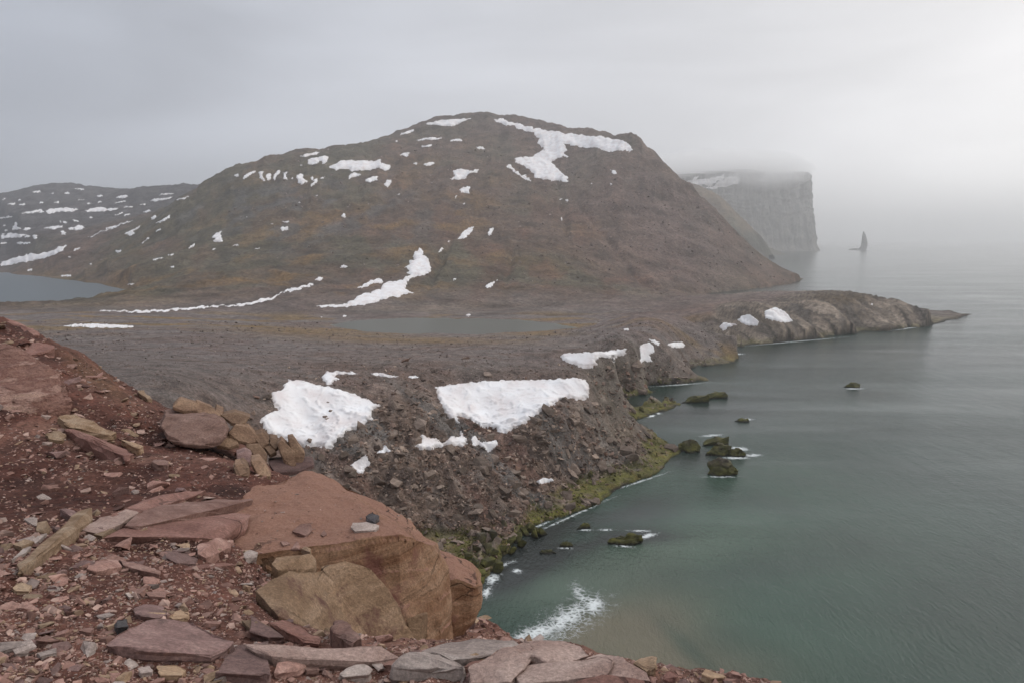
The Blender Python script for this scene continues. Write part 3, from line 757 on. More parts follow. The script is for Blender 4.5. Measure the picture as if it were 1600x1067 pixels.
# ------------------------------------------------------------------ far cliff, headland, stacks
def cliff():
    # foot line by photo column and range, then round the corner and away
    foot = [(1040, 3500), (1090, 3600), (1130, 3700), (1165, 3850), (1195, 3950), (1222, 4030), (1242, 4080), (1256, 4150), (1257, 4300), (1250, 4700), (1242, 5400)]
    pts = [(r * math.sin(float(pix(x, 390)[0])), r * math.cos(float(pix(x, 390)[0]))) for x, r in foot]
    P = np.array(pts); L = np.r_[0, np.cumsum(np.hypot(*np.diff(P, axis=0).T))]
    s = np.linspace(0, L[-1], 600)
    x = np.interp(s, L, P[:, 0]); y = np.interp(s, L, P[:, 1])
    k = np.ones(9) / 9
    x[4:-4] = np.convolve(x, k, 'valid'); y[4:-4] = np.convolve(y, k, 'valid')
    tx = np.gradient(x); ty = np.gradient(y); l = np.hypot(tx, ty)
    nx, ny = ty / l, -tx / l                       # outwards, to the sea
    t = np.r_[np.linspace(-0.02, 1, 200), 1.01, 1.03, 1.06]
    inw = np.r_[np.zeros(200), 40, 200, 700]
    top = 395 + 16 * fbm(s / 260, s * 0, 3, 7) - 70 * sstep(500, 0, s)
    Sg, Tg = np.meshgrid(s, t)
    prof = 66 * np.clip(1 - Tg, 0, 1) ** 1.5 + 22 * (1 - sstep(0, 0.12, Tg))
    flute = 17 * ridged(Sg / 75 + 0.1 * Tg, Tg * 0.7, 3, 17) + 7 * fbm(Sg / 30, Tg * 4.5, 4, 19) + 5 * ridged(Tg * 11 + fbm(Sg / 300, Tg, 2, 4), Sg / 500, 2, 29) * sstep(0.2, 0.5, Tg + 0.2 * fbm(Sg / 90, Tg * 2, 2, 31))
    off = prof + flute * np.clip(Tg * 6, 0.2, 1) - np.r_[inw][:, None] - 14
    Xc = x[None] + nx[None] * off; Yc = y[None] + ny[None] * off
    Zc = top[None] * np.minimum(Tg, 1.0) + np.maximum(Tg - 1, 0) * 500
    col = np.zeros(Xc.shape + (3,)) + np.array((0.19, 0.182, 0.17))
    col = lerp(col, (0.25, 0.235, 0.21), sstep(-0.2, 0.5, fbm(Sg / 60, Tg * 5, 4, 23)) * sstep(0.6, 0.1, Tg))
    col = lerp(col, (0.1, 0.095, 0.09), 0.8 * sstep(0.05, 0.5, fbm(Sg / 34, Tg * 5, 5, 25)))
    f = grid_faces(*Xc.shape)
    link('sea_cliff', make_mesh('sea_cliff', np.stack([Xc, Yc, Zc], -1).reshape(-1, 3), f[:, ::-1], col.reshape(-1, 3)), M_FAR, kind='structure')
    # snow lying on the brow
    for (a, b, lo, hi, sd, nm) in ((60, 420, 0.80, 0.97, 3, 'snow_bank'), (560, 640, 0.86, 0.95, 5, 'snow_bank')):
        i0, i1 = np.searchsorted(s, a), np.searchsorted(s, b)
        j0, j1 = np.searchsorted(t, lo), np.searchsorted(t, hi)
        Xs = Xc[j0:j1, i0:i1] + nx[None, i0:i1] * 5; Ys = Yc[j0:j1, i0:i1] + ny[None, i0:i1] * 5; Zs = Zc[j0:j1, i0:i1] + 3
        Sq, Tq = Sg[j0:j1, i0:i1], (Tg[j0:j1, i0:i1] - lo) / (hi - lo)
        edge = np.minimum(np.minimum(Sq - a, b - Sq) / 60, np.minimum(Tq, 1 - Tq) * 3)
        keep = (fbm(Sq / 55, Tq * 3, 4, sd) * 0.8 + np.minimum(edge, 1) * 0.9 > 0.35)
        kk = keep[:-1, :-1] & keep[1:, 1:]
        v_, f_, _ = compact(np.stack([Xs, Ys, Zs], -1).reshape(-1, 3), grid_faces(*Xs.shape, kk)[:, ::-1])
        link(nm, make_mesh(nm, v_, f_, np.ones((len(v_), 3))), M_SNOW, label='faint snow bank along the brow of the misty cliff' if a < 100 else 'small snow spill below the rim of the misty sheer cliff', cat='snow')


cliff()

hc = [C(x, y, r) for x, y, r in [(1060, 405, 2380), (1130, 404, 2400), (1165, 403, 2430), (1190, 402, 2460), (1196, 401, 2500), (1090, 370, 2450), (1120, 340, 2480), (1135, 322, 2520), (1110, 300, 2600),
                                 (1085, 290, 2650), (1150, 338, 2530), (1168, 352, 2530), (1182, 367, 2520), (1191, 377, 2515), (1194, 392, 2508), (1140, 372, 2440), (1165, 372, 2460), (1182, 385, 2480), (1040, 280, 2700), (1030, 350, 2500)]]
hc += [CW(x, r, z) for x, r, z in [(1060, 3100, 180), (1110, 3000, 120), (1150, 2850, 60), (1190, 2700, -20), (1230, 2500, -60), (1230, 2350, -40), (1060, 2250, -20), (1200, 2300, -30), (1250, 2900, -60), (1000, 2300, -10), (1000, 2900, 200)]]
head = Patch(hc, np.linspace(float(pix(1040, 400)[0]), float(pix(1235, 400)[0]), 150), rows([(2300, 2800, 130), (2800, 3100, 12)]))
hx, hy = head.X, head.Y
head.Z = head.Z + sstep(5, 40, head.Z) * (5 * ridged(hx / 45, hy / 45, 4, 71) - 2)
head.done()
cc = np.zeros(hx.shape + (3,)) + np.array((0.13, 0.09, 0.052))
cc = lerp(cc, (0.07, 0.068, 0.05), sstep(385, 365, head.PY - 0.0) * 0 + sstep(352, 372, head.PY + 6 * fbm(hx / 60, hy / 60, 3, 4)) * 0.9)
cc = lerp(cc, (0.12, 0.13, 0.085), 0.8 * blob(head.PX, head.PY, 1142, 365, 14, 22))
kz = head.Z > -6
kk = kz[:-1, :-1] | kz[1:, 1:]
v_, f_, c_ = compact(np.stack([hx, hy, head.Z], -1).reshape(-1, 3), grid_faces(*hx.shape, kk), cc.reshape(-1, 3))
link('headland', make_mesh('headland', v_, f_, c_), M_FAR, kind='structure')


# ------------------------------------------------------------------ rocks
def rock_mesh(name, pts, seed=0, cuts=3, amp=0.02, freq=3.0, bev=0.0, bedamp=0.0, bedfreq=6.0, bedn=(0.2, 0.1, 1.0), smooth=True, chips=6, chipd=0.05):
    """hull of the given corners, broken up with ledges and roughness"""
    def hull(ps):
        b_ = bmesh.new()
        for p in ps:
            b_.verts.new(p)
        res = bmesh.ops.convex_hull(b_, input=b_.verts[:])
        bad = [g for g in set(res['geom_interior'] + res['geom_unused']) if isinstance(g, bmesh.types.BMVert) and g.is_valid]
        bmesh.ops.delete(b_, geom=bad, context='VERTS')
        return b_
    bm = hull(pts)
    rc = random.Random(seed * 97 + 5)
    ext = [max(p[i] for p in pts) - min(p[i] for p in pts) for i in range(3)]
    siz = sorted(ext)[1]
    for _ in range(chips):                       # broken-off corners and edges
        dv = Vector((rc.gauss(0, 1) / max(ext[0], 1e-3), rc.gauss(0, 1) / max(ext[1], 1e-3), rc.gauss(0, 1) / max(ext[2], 1e-3))).normalized()
        hmax = max(v.co.dot(dv) for v in bm.verts)
        bmesh.ops.bisect_plane(bm, geom=bm.verts[:] + bm.edges[:] + bm.faces[:], plane_co=dv * (hmax - siz * chipd * rc.uniform(0.3, 1.3)), plane_no=dv, clear_outer=True)
        ps = [v.co.copy() for v in bm.verts]
        bm.free()
        bm = hull(ps)
    bmesh.ops.dissolve_limit(bm, angle_limit=math.radians(9), verts=bm.verts[:], edges=bm.edges[:])
    if bev:
        bmesh.ops.bevel(bm, geom=bm.edges[:] , offset=bev, segments=2, profile=0.6, affect='EDGES', clamp_overlap=True)
    bmesh.ops.triangulate(bm, faces=bm.faces[:])
    for _ in range(cuts):
        el = [e.calc_length() for e in bm.edges]
        if not el:
            break
        lim = max(np.median(el) * 0.8, max(el) * 0.3)
        bmesh.ops.subdivide_edges(bm, edges=[e for e in bm.edges if e.calc_length() > lim], cuts=1, use_grid_fill=True)
        bmesh.ops.triangulate(bm, faces=bm.faces[:])
    bm.normal_update()
    o = Vector((seed * 13.7, seed * 5.1, seed * 2.3)); bn_ = Vector(bedn).normalized()
    mv = {}
    for v in bm.verts:
        n = mnoise.fractal(v.co * freq + o, 0.9, 2.0, 5) * amp
        if bedamp:
            q = v.co.dot(bn_) * bedfreq + 0.7 * mnoise.noise(v.co * freq * 0.4 + o)
            q -= math.floor(q)
            n += bedamp * (q - 0.5) * (1 - abs(v.normal.dot(bn_)))
        mv[v] = v.co + v.normal * n
    for v, p in mv.items():
        v.co = p
    for f in bm.faces:
        f.smooth = smooth
    me = bpy.data.meshes.new(name)
    bm.to_mesh(me); bm.free()
    return me


def angle_smooth(o, deg=32):
    me = o.data
    bm = bmesh.new(); bm.from_mesh(me)
    for e in bm.edges:
        if len(e.link_faces) == 2 and e.calc_face_angle(0) > math.radians(deg):
            e.smooth = False
    bm.to_mesh(me); bm.free()


def world_pt(px, py, r):
    az, e = pix(px, py)
    return Vector((r * math.sin(az), r * math.cos(az), CAMZ + float(e) * r))


def centred(me):
    c = Vector()
    zs = 1e9
    for v in me.vertices:
        c += v.co; zs = min(zs, v.co.z)
    c /= len(me.vertices); c.z = zs
    for v in me.vertices:
        v.co -= c
    return c


# pointed stack and skerries out at sea
def stack():
    base = pix(1345, 391); r0 = (0 - CAMZ) / float(base[1])
    prof = [(1337, 1353.5, 390), (1344, 1356, 386), (1345.3, 1355.8, 380), (1346.3, 1355, 374), (1347.2, 1353, 368), (1348, 1351, 364), (1348.7, 1350, 362)]
    pts = []
    V = []; Fc = []
    n = 18
    for k, (a, b, y) in enumerate(prof):
        A0 = world_pt(a, y, r0); B0 = world_pt(b, y, r0)
        c_ = (A0 + B0) / 2; hw = (B0 - A0).length / 2
        c_.z = -3 if k == 0 else c_.z
        for q in range(n):
            th = 2 * math.pi * q / n
            jit = 1 + 0.14 * mnoise.noise(Vector((math.cos(th) * 1.3, math.sin(th) * 1.3, k * 0.7)))
            V.append((c_.x + hw * jit * math.cos(th), c_.y + hw * 0.75 * jit * math.sin(th), c_.z))
    for k in range(len(prof) - 1):
        for q in range(n):
            Fc.append((k * n + q, k * n + (q + 1) % n, (k + 1) * n + (q + 1) % n, (k + 1) * n + q))
    me = make_mesh('sea_stack', V, Fc, np.zeros((len(V), 3)) + 0.13)
    c_ = centred(me)
    link('sea_stack', me, M_FAR, label='tall sharp rock stack standing alone in the misty sea', cat='sea stack', loc=c_)
    pts = [world_pt(x, y, r0) for x, y in [(1333, 391), (1334, 389.6), (1338, 388.6), (1343, 388.8), (1347, 390.5), (1338, 391.2)]]
    pts += [p + Vector((0, 60, 0)) for p in pts]
    me = rock_mesh('skerry', pts, 4, 2, 3.0, 0.02)
    c_ = centred(me)
    link('skerry', me, M_FAR, label='low flat reef at the foot of the tall sea stack', cat='rock', loc=c_)


stack()


def sea_rock(name, outline, label, cat='rock', depth=None, seed=1, cuts=4, mat=None, group=None, sink=0.8, amp=None):
    """rock standing in the sea; outline in photo pixels, the lowest pixels lie on the water"""
    P = np.array(outline, float)
    yb = P[:, 1].max()
    az, e = pix(P[:, 0].mean(), yb); r0 = -CAMZ / float(e)
    wid = (P[:, 0].max() - P[:, 0].min()) * r0 / F
    depth = depth or wid * 0.6
    pts = []
    for x, y in P:
        t = (yb - y) / max(1, yb - P[:, 1].min())
        a, ee = pix(x, y)
        rz = -CAMZ / float(ee)                    # where this pixel would meet the water
        r = r0 + (min(rz, r0 + depth) - r0) * 0.55
        if y > yb - 2.5:
            r = rz
        p = world_pt(x, y, r); pts.append(p)
        pts.append(Vector((p.x, p.y, -sink)))
        q = world_pt(x * 0.55 + P[:, 0].mean() * 0.45, y, r + depth * (0.4 + 0.2 * t)); q.z *= 0.8
        pts.append(q); pts.append(Vector((q.x, q.y, -sink)))
    pts = [Vector((p.x, p.y, p.z * (0.9 if p.z > 0 else 1))) for p in pts]
    me = rock_mesh(name, pts, seed, cuts, amp or wid * 0.13, 3.2 / wid, 0, wid * 0.04, 9.0 / wid)
    c_ = centred(me)
    o = link(name, me, mat or M_SEAROCK, label=label, cat=cat, group=group, loc=c_)
    angle_smooth(o, 38)
    return o


SR = [([(1106, 742), (1106, 722), (1115, 715), (1128, 713), (1143, 716), (1150, 727), (1142, 738), (1130, 744)], 'chunky dark green rock alone in the water, nearest of the pair off the point'),
      ([(1105, 711), (1108, 700), (1118, 692), (1130, 690), (1142, 697), (1140, 708), (1125, 713)], 'green weedy rock just beyond the chunky dark rock off the point'),
      ([(1136, 710), (1138, 702), (1150, 698), (1163, 702), (1165, 711), (1150, 714)], 'low weedy rock with white surf at its seaward end'),
      ([(951, 847), (953, 840), (965, 835), (982, 834), (1002, 832), (1003, 838), (992, 849), (975, 852)], 'long low olive rock awash in dark water of the bay'),
      ([(902, 826), (906, 820), (914, 816), (922, 818), (921, 825)], 'small green rock awash off the algae covered shore'),
      ([(843, 862), (850, 857), (864, 858), (868, 863), (855, 866)], 'small dark rock awash beside the green boulders at the waterline'),
      ([(874, 852), (880, 845), (893, 846), (896, 852), (882, 855)], 'small rounded brown rock awash in the dark shallows'),
      ([(1315, 605), (1322, 599), (1336, 595), (1345, 601), (1342, 606)], 'lone pyramid shaped skerry far out in the open bay'),
      ([(1149, 657), (1156, 653), (1170, 653), (1172, 657), (1158, 660)], 'tiny black rock barely breaking the water beyond the green rocks'),
      ([(1063, 630), (1072, 624), (1090, 619), (1106, 617), (1104, 622), (1080, 629)], 'low green reef strip beyond the mossy spit'),
      ([(1100, 623), (1110, 615), (1122, 611), (1133, 614), (1137, 618), (1120, 622)], 'outer end of the green reef, a small humped rock'),
      ([(1056, 704), (1062, 690), (1075, 683), (1090, 686), (1094, 697), (1080, 707)], 'green topped boulder at the tip of the algae covered point'),
      ([(1092, 697), (1105, 688), (1125, 682), (1138, 681), (1125, 688), (1105, 696)], 'thin dark ledge reaching into the sea from the point'),
      ([(1199, 403), (1202, 399), (1206, 397), (1211, 401), (1211, 404)], 'dark rock islet at the foot of the misty headland')]
for i, (ol, lb) in enumerate(SR):
    sea_rock('sea_rock' if i != 13 else 'islet', ol, lb, seed=i + 1, cuts=3 if i in (0, 1, 2, 3, 11) else 2, group='rocks standing in the sea' if i < 13 else None,
             mat=M_FAR if i == 13 else None, sink=0.8 if i < 13 else 4)

# ------------------------------------------------------------------ snow
CR = {'A': (0, 270, .2625), 'B': (300, 160, .2625), 'C': (600, 160, .275), 'F': (400, 380, .2625), 'G': (380, 560, .25), 'H': (640, 540, .25), 'I': (860, 480, .2125),
      'J': (1000, 420, .35), 'K': (0, 740, .3066), 'L': (400, 700, .344), 'M': (780, 900, .2875), 'N': (0, 480, .2625)}


def tr(crop, txt):
    ox, oy, s = CR[crop]
    q = [float(v) for v in txt.replace(',', ' ').split()]
    return [(ox + q[i] * s, oy + q[i + 1] * s) for i in range(0, len(q), 2)]


SNOW = []


def sn(crop, txt, label=None, grp=None):
    SNOW.append((tr(crop, txt), label, grp))


GL = ('small snow streak on the far slopes behind the lake', 'snow streaks on the far slopes behind the lake')
GS = ('small snow fleck on the brown slope of the main hill', 'snow flecks on the main hill')
GT = ('ragged snow fleck in the row on the shoulder of the hill', 'snow flecks in a row on the hill shoulder')
sn('A', '0 545 50 510 150 490 180 475 220 485 300 465 350 440 410 430 400 450 330 490 260 515 180 530 100 545 0 565', 'long snow bank on the slope above the lake at the far left')
sn('A', '450 430 470 405 560 365 650 325 750 290 820 272 790 290 680 330 600 360 520 395', 'straight snow stripe climbing the slope right of the lake bank')
for t in ['0 370 30 375 60 355 100 365 160 370 130 385 60 390 10 395', '85 300 100 290 110 335 70 345', '85 415 180 415 190 422 120 430', '250 330 300 322 370 315 375 325 320 340',
          '430 330 470 312 510 325 495 340 450 345', '360 345 395 355 390 370 365 370', '100 245 180 232 250 215 255 232 180 245', '265 230 300 215 400 208 475 220 440 232 330 235 300 250',
          '500 225 560 210 610 205 640 215 710 210 690 225 600 232 520 238', '430 280 470 282 475 292 440 292', '375 290 400 290 395 305 378 303', '885 175 920 155 960 155 1040 142 1000 160 940 170',
          '850 235 890 220 900 228 870 243', '645 262 730 235 740 240 670 262', '730 255 775 240 775 250 740 262', '730 205 795 198 790 207 740 210', '680 150 720 135 765 135 740 155',
          '320 180 350 170 350 185', '190 110 240 108 245 118 200 118', '290 125 325 118 320 132', '820 190 870 185 865 196', '925 303 1030 243 1010 270 960 300', '895 270 935 255 930 270 905 285',
          '740 362 800 335 835 315 830 330 790 352 810 362 770 378', '920 350 960 330 955 345 930 355', '840 425 885 382 885 392 855 420', '685 465 720 460 722 470 700 482', '590 520 625 512 620 522',
          '415 470 475 445 480 450 430 470', '385 510 425 497 420 507', '40 185 90 180 92 190 50 192', '380 120 410 112 412 128 385 128', '0 418 40 415 40 425 0 428', '230 178 260 172 262 182 232 184', '680 178 745 168 750 174 690 184',
          '575 138 610 130 612 145 580 148', '440 92 500 100 500 106 445 98', '0 265 45 265 45 272 0 276', '940 130 1040 120 1040 128 950 136', '110 188 150 184 150 194 115 196']:
    sn('A', t, *GL)
_r = random.Random(5)
for _ in range(22):
    x_, y_ = _r.uniform(10, 640), _r.uniform(150, 400)
    if y_ > 470 - 0.32 * x_:
        continue
    w_, h_ = _r.uniform(14, 55), _r.uniform(5, 11)
    sn('A', '%d %d %d %d %d %d %d %d %d %d' % (x_, y_, x_ + w_ * 0.4, y_ - h_, x_ + w_, y_ - h_ * 0.8, x_ + w_ * 0.8, y_ + h_ * 0.3, x_ + w_ * 0.3, y_ + h_ * 0.6), *GL)
sn('A', '900 205 980 180 1080 150 1150 132 1140 145 1050 175 950 205', 'slanting snow stripe on the ridge behind the hill shoulder')
for t in ['1085 465 1125 445 1165 418 1160 435 1110 465', '1370 440 1415 425 1420 438', '355 612 420 608 425 617 370 620', '745 665 810 660 775 672', '995 492 1035 482 1030 496', '1010 560 1040 556 1038 568',
          '1245 468 1280 448 1285 455 1255 472', '520 545 550 540 545 550', '160 582 195 572 192 584 168 588', '1425 264 1440 260 1438 268', '1455 262 1475 258 1472 268', '905 520 975 502 975 508 915 524', '1500 455 1550 448 1548 456']:
    sn('A', t, 'small snow fleck on the lower slope between the lake and hill', 'snow flecks above the lake')
sn('A', '1260 385 1290 360 1325 348 1310 370 1325 395 1325 415 1260 415 1280 400', 'zigzag snow patch low on the left flank of the hill')
SNOW.append((tr('A', '580 818 640 815 760 820 900 815 1080 805 1200 795 1360 785 1450 778 1500 765 1540 750 1600 742') + tr('F', '90 325 170 280 260 255 350 235 350 250 250 280 150 305 90 345 0 362')
             + tr('A', '1480 795 1300 800 1100 820 900 835 700 830 600 825'), 'long thin snow ribbon along the foot of the hill', None))
sn('A', '355 915 450 903 550 900 680 905 800 915 790 925 600 925 450 918', 'thin snow strip lying alone on the grey gravel flat')
for t in ['250 435 275 425 285 440 262 450', '300 455 320 430 375 405 380 420 340 440 310 462', '395 415 430 410 420 435 440 470 410 465 400 440', '440 430 470 425 470 460 445 470',
          '480 455 490 425 520 405 530 415 505 440 495 470', '540 420 575 415 560 435 570 465 540 455', '585 460 605 440 603 462', '620 435 660 425 665 455 690 475 650 492 628 480',
          '700 450 720 440 722 465 750 455 745 480 710 505 705 490 725 475', '755 455 790 442 785 460']:
    sn('B', t, *GT)
sn('B', '685 360 700 335 750 330 800 318 815 330 805 355 775 375 770 350 730 375 690 372', 'ragged snow patch just under the left skyline of the hill')
sn('B', '800 390 850 365 870 345 1000 345 1120 345 1130 360 1185 375 1170 410 1100 395 1060 410 960 415 920 400 860 410', 'wide ragged snow patch high on the left of the hill')
for t in ['935 440 960 420 1015 432 980 445 930 460', '1030 470 1060 445 1110 440 1100 465 1060 480', '1145 495 1160 465 1190 462 1180 485 1165 510', '640 370 670 372 650 380', '630 325 680 310 760 295 750 310 690 325',
          '1230 315 1260 303 1305 300 1280 325', '1325 230 1400 210 1500 215 1450 225 1400 225 1350 233', '1520 230 1600 215 1610 235', '1355 262 1430 252 1435 262 1375 270', '1370 370 1430 355 1445 370 1400 383',
          '1315 360 1350 362 1330 375', '615 595 655 597 630 602', '525 745 575 742 575 760 540 770', '525 712 580 708 570 718', '890 680 905 660 920 685 905 692', '310 680 330 680 322 688', '1200 232 1225 226 1222 236',
          '730 556 748 552 745 562', '455 728 485 722 480 730']:
    sn('B', t, *GS)
sn('C', '220 125 330 100 450 95 500 92 440 115 400 135 340 138 290 130', 'snow cap just left of the hill summit')
sn('C', '80 190 130 165 170 155 165 170 110 185', 'snow sliver on the skyline left of the summit cap')
sn('C', '610 95 660 90 720 110 800 130 900 155 1000 170 1100 180 1250 195 1360 215 1400 245 1420 275 1340 280 1280 285 1200 265 1100 255 1030 240 1045 270 1020 295 1080 315 1000 315 950 340 990 380 1050 430 1050 460 960 450 900 440 850 430 840 400 800 370 750 345 735 320 780 310 850 305 880 280 910 270 870 235 875 205 840 175 780 160 740 140 680 130 630 108',
   'largest snowfield, spilling down from the summit rim of the hill')
sn('C', '680 365 720 345 740 380 780 410 830 425 835 455 800 440 750 415 720 385', 'thin curved snow tongue at the left edge of the summit snowfield')
sn('C', '370 440 400 425 390 390 430 380 500 390 540 380 530 400 480 410 460 440', 'ragged snow patch in the middle of the upper hill')
sn('C', '425 500 450 483 490 480 485 520 440 515', 'square snow patch under the ragged one on the upper hill')
sn('C', '420 780 440 745 480 715 515 705 500 735 460 775', 'leaf shaped snow patch on the middle of the hill')
sn('C', '585 755 600 720 625 708 615 740 600 765', 'narrow snow patch right of the leaf shaped one')
for t in ['400 540 418 525 410 552', '440 575 468 573 455 583', '355 795 380 785 375 800', '308 855 325 830 342 828 325 850', '520 255 560 252 578 268 535 268', '1285 385 1310 388 1330 410 1300 408', '990 550 1015 545 1005 560',
          '1030 550 1050 560 1040 570', '1000 650 1015 660 1015 680 1005 672', '0 360 40 355 30 385 0 392', '0 470 20 450 45 442 40 465 20 485', '1285 460 1295 460 1292 482', '1170 458 1188 458 1182 466', '75 525 92 515 90 528']:
    sn('C', t, *GS)
sn('F', '310 382 400 368 530 358 580 340 600 310 680 290 740 270 755 245 790 225 870 218 885 200 915 190 885 175 910 165 880 145 915 130 905 105 935 100 935 60 960 40 985 25 1000 65 1030 95 1048 150 1045 175 1000 195 940 205 900 235 895 270 945 300 880 310 790 335 650 370 560 382 450 385',
   'boot shaped snowfield in the gully at the foot of the hill')
sn('F', '595 270 640 250 680 225 735 210 760 230 750 240 700 240 650 265', 'small snow arm above the boot shaped snowfield')
for t in ['350 220 375 205 402 207 380 228', '497 145 520 130 555 140 530 148', '1085 60 1100 30 1120 30 1105 50', '1170 215 1185 210 1195 222 1180 225', '1425 225 1440 212 1435 225', '1245 430 1280 420 1282 432 1250 437', '500 435 540 430 530 440', '385 440 398 438 390 447']:
    sn('F', t, 'small snow fleck on the lower slope above the lagoon', 'snow flecks above the lagoon')
sn('F', '1360 262 1395 235 1425 230 1400 270', 'short slanting snow patch above the right half of the lagoon')
sn('G', '250 160 290 130 380 135 480 165 600 185 720 230 820 270 865 290 835 310 800 340 825 380 780 385 770 410 700 445 650 455 630 490 590 500 580 530 555 570 500 550 430 555 395 545 380 560 330 530 250 510 160 470 100 400 130 350 190 330 215 320 190 300 185 260 160 245 185 210 240 190',
   'pinkish white snowfield in the left gully above the bay, with dark stones')
sn('G', '485 115 515 80 620 75 740 90 700 100 600 100 570 115 610 130 570 150 555 170 520 165', 'thin hooked snow strip above the left gully snowfield')
sn('G', '785 95 850 88 930 105 985 112 920 118 850 108', 'thin snow sliver on the terrace edge between the gullies')
sn('G', '1025 112 1080 108 1110 120 1050 122', 'short snow dash on the terrace edge, just left of the right gully snowfield')
sn('G', '670 665 720 630 770 600 785 640 800 655 760 690 750 720 720 715', 'small snow pocket low on the rubble slope below the left snowfield')
sn('G', '830 590 870 570 880 540 930 580 890 580 880 605', 'tiny snow scrap in the rubble above the small snow pocket')
sn('H', '155 255 300 235 430 225 500 215 750 212 900 205 1050 198 1100 210 1125 250 1125 300 1110 340 1060 340 1000 328 930 350 850 400 780 440 740 480 650 515 610 555 540 530 500 510 450 510 350 450 300 440 330 510 280 480 240 450 200 380 175 320',
   'clean white snowfield in the right gully above the bay')
sn('H', '20 620 60 610 70 540 110 570 160 575 200 605 240 590 250 560 310 570 315 515 345 560 370 610 330 630 220 625 140 650 70 655', 'jagged snow patch among rocks below the right gully snowfield')
sn('H', '385 570 410 560 440 600 490 600 540 590 555 615 530 640 490 670 470 640 430 620 395 625', 'forked snow scrap right of the jagged patch')
sn('H', '790 850 830 825 905 835 890 848 810 865', 'little snow scrap low on the rubble near the green shore')
sn('H', '935 70 960 45 1100 40 1220 35 1300 20 1370 15 1350 40 1360 75 1330 60 1280 80 1290 110 1240 85 1180 70 1165 90 1190 130 1150 125 1150 145 1090 145 1030 120 980 110', 'fringed snowfield on the terrace edge above the mossy spits')
sn('H', '1420 130 1430 100 1445 80 1435 0 1500 -20 1530 10 1530 40 1500 60 1520 105 1470 95 1440 110', 'upright snow patch between the crags by the spits')
sn('I', '720 235 760 240 810 265 790 285 750 260', 'thin snow sliver above the upright patch')
sn('I', '850 275 910 258 970 258 995 280 980 300 900 298', 'oval snow patch on top of the blunt rock nose')
sn('I', '540 160 575 158 575 175 545 175', 'tiny snow dot on the gravel behind the crags')
sn('J', '350 260 375 240 440 250 400 260 370 278', 'left of three snow patches on the slabby promontory')
sn('J', '430 230 460 210 490 205 530 235 525 255 470 252', 'middle of three snow patches on the slabby promontory')
sn('J', '555 190 605 172 650 195 683 235 650 243 560 225', 'right and largest of three snow patches on the slabby promontory')
sn('J', '1025 160 1042 155 1038 167', 'tiny snow dot near the outer end of the promontory')


def inside_poly(px, py, P):
    ins = np.zeros(px.shape, bool); best = np.full(px.shape, 1e9)
    Q = np.roll(P, -1, 0)
    for (ax, ay), (bx, by) in zip(P, Q):
        ex, ey = bx - ax, by - ay
        t = np.clip(((px - ax) * ex + (py - ay) * ey) / (ex * ex + ey * ey + 1e-9), 0, 1)
        best = np.minimum(best, np.hypot(px - ax - t * ex, py - ay - t * ey))
        if by != ay:
            ins ^= ((ay > py) != (by > py)) & (px < ex * (py - ay) / (by - ay) + ax)
    return np.where(ins, best, -best)


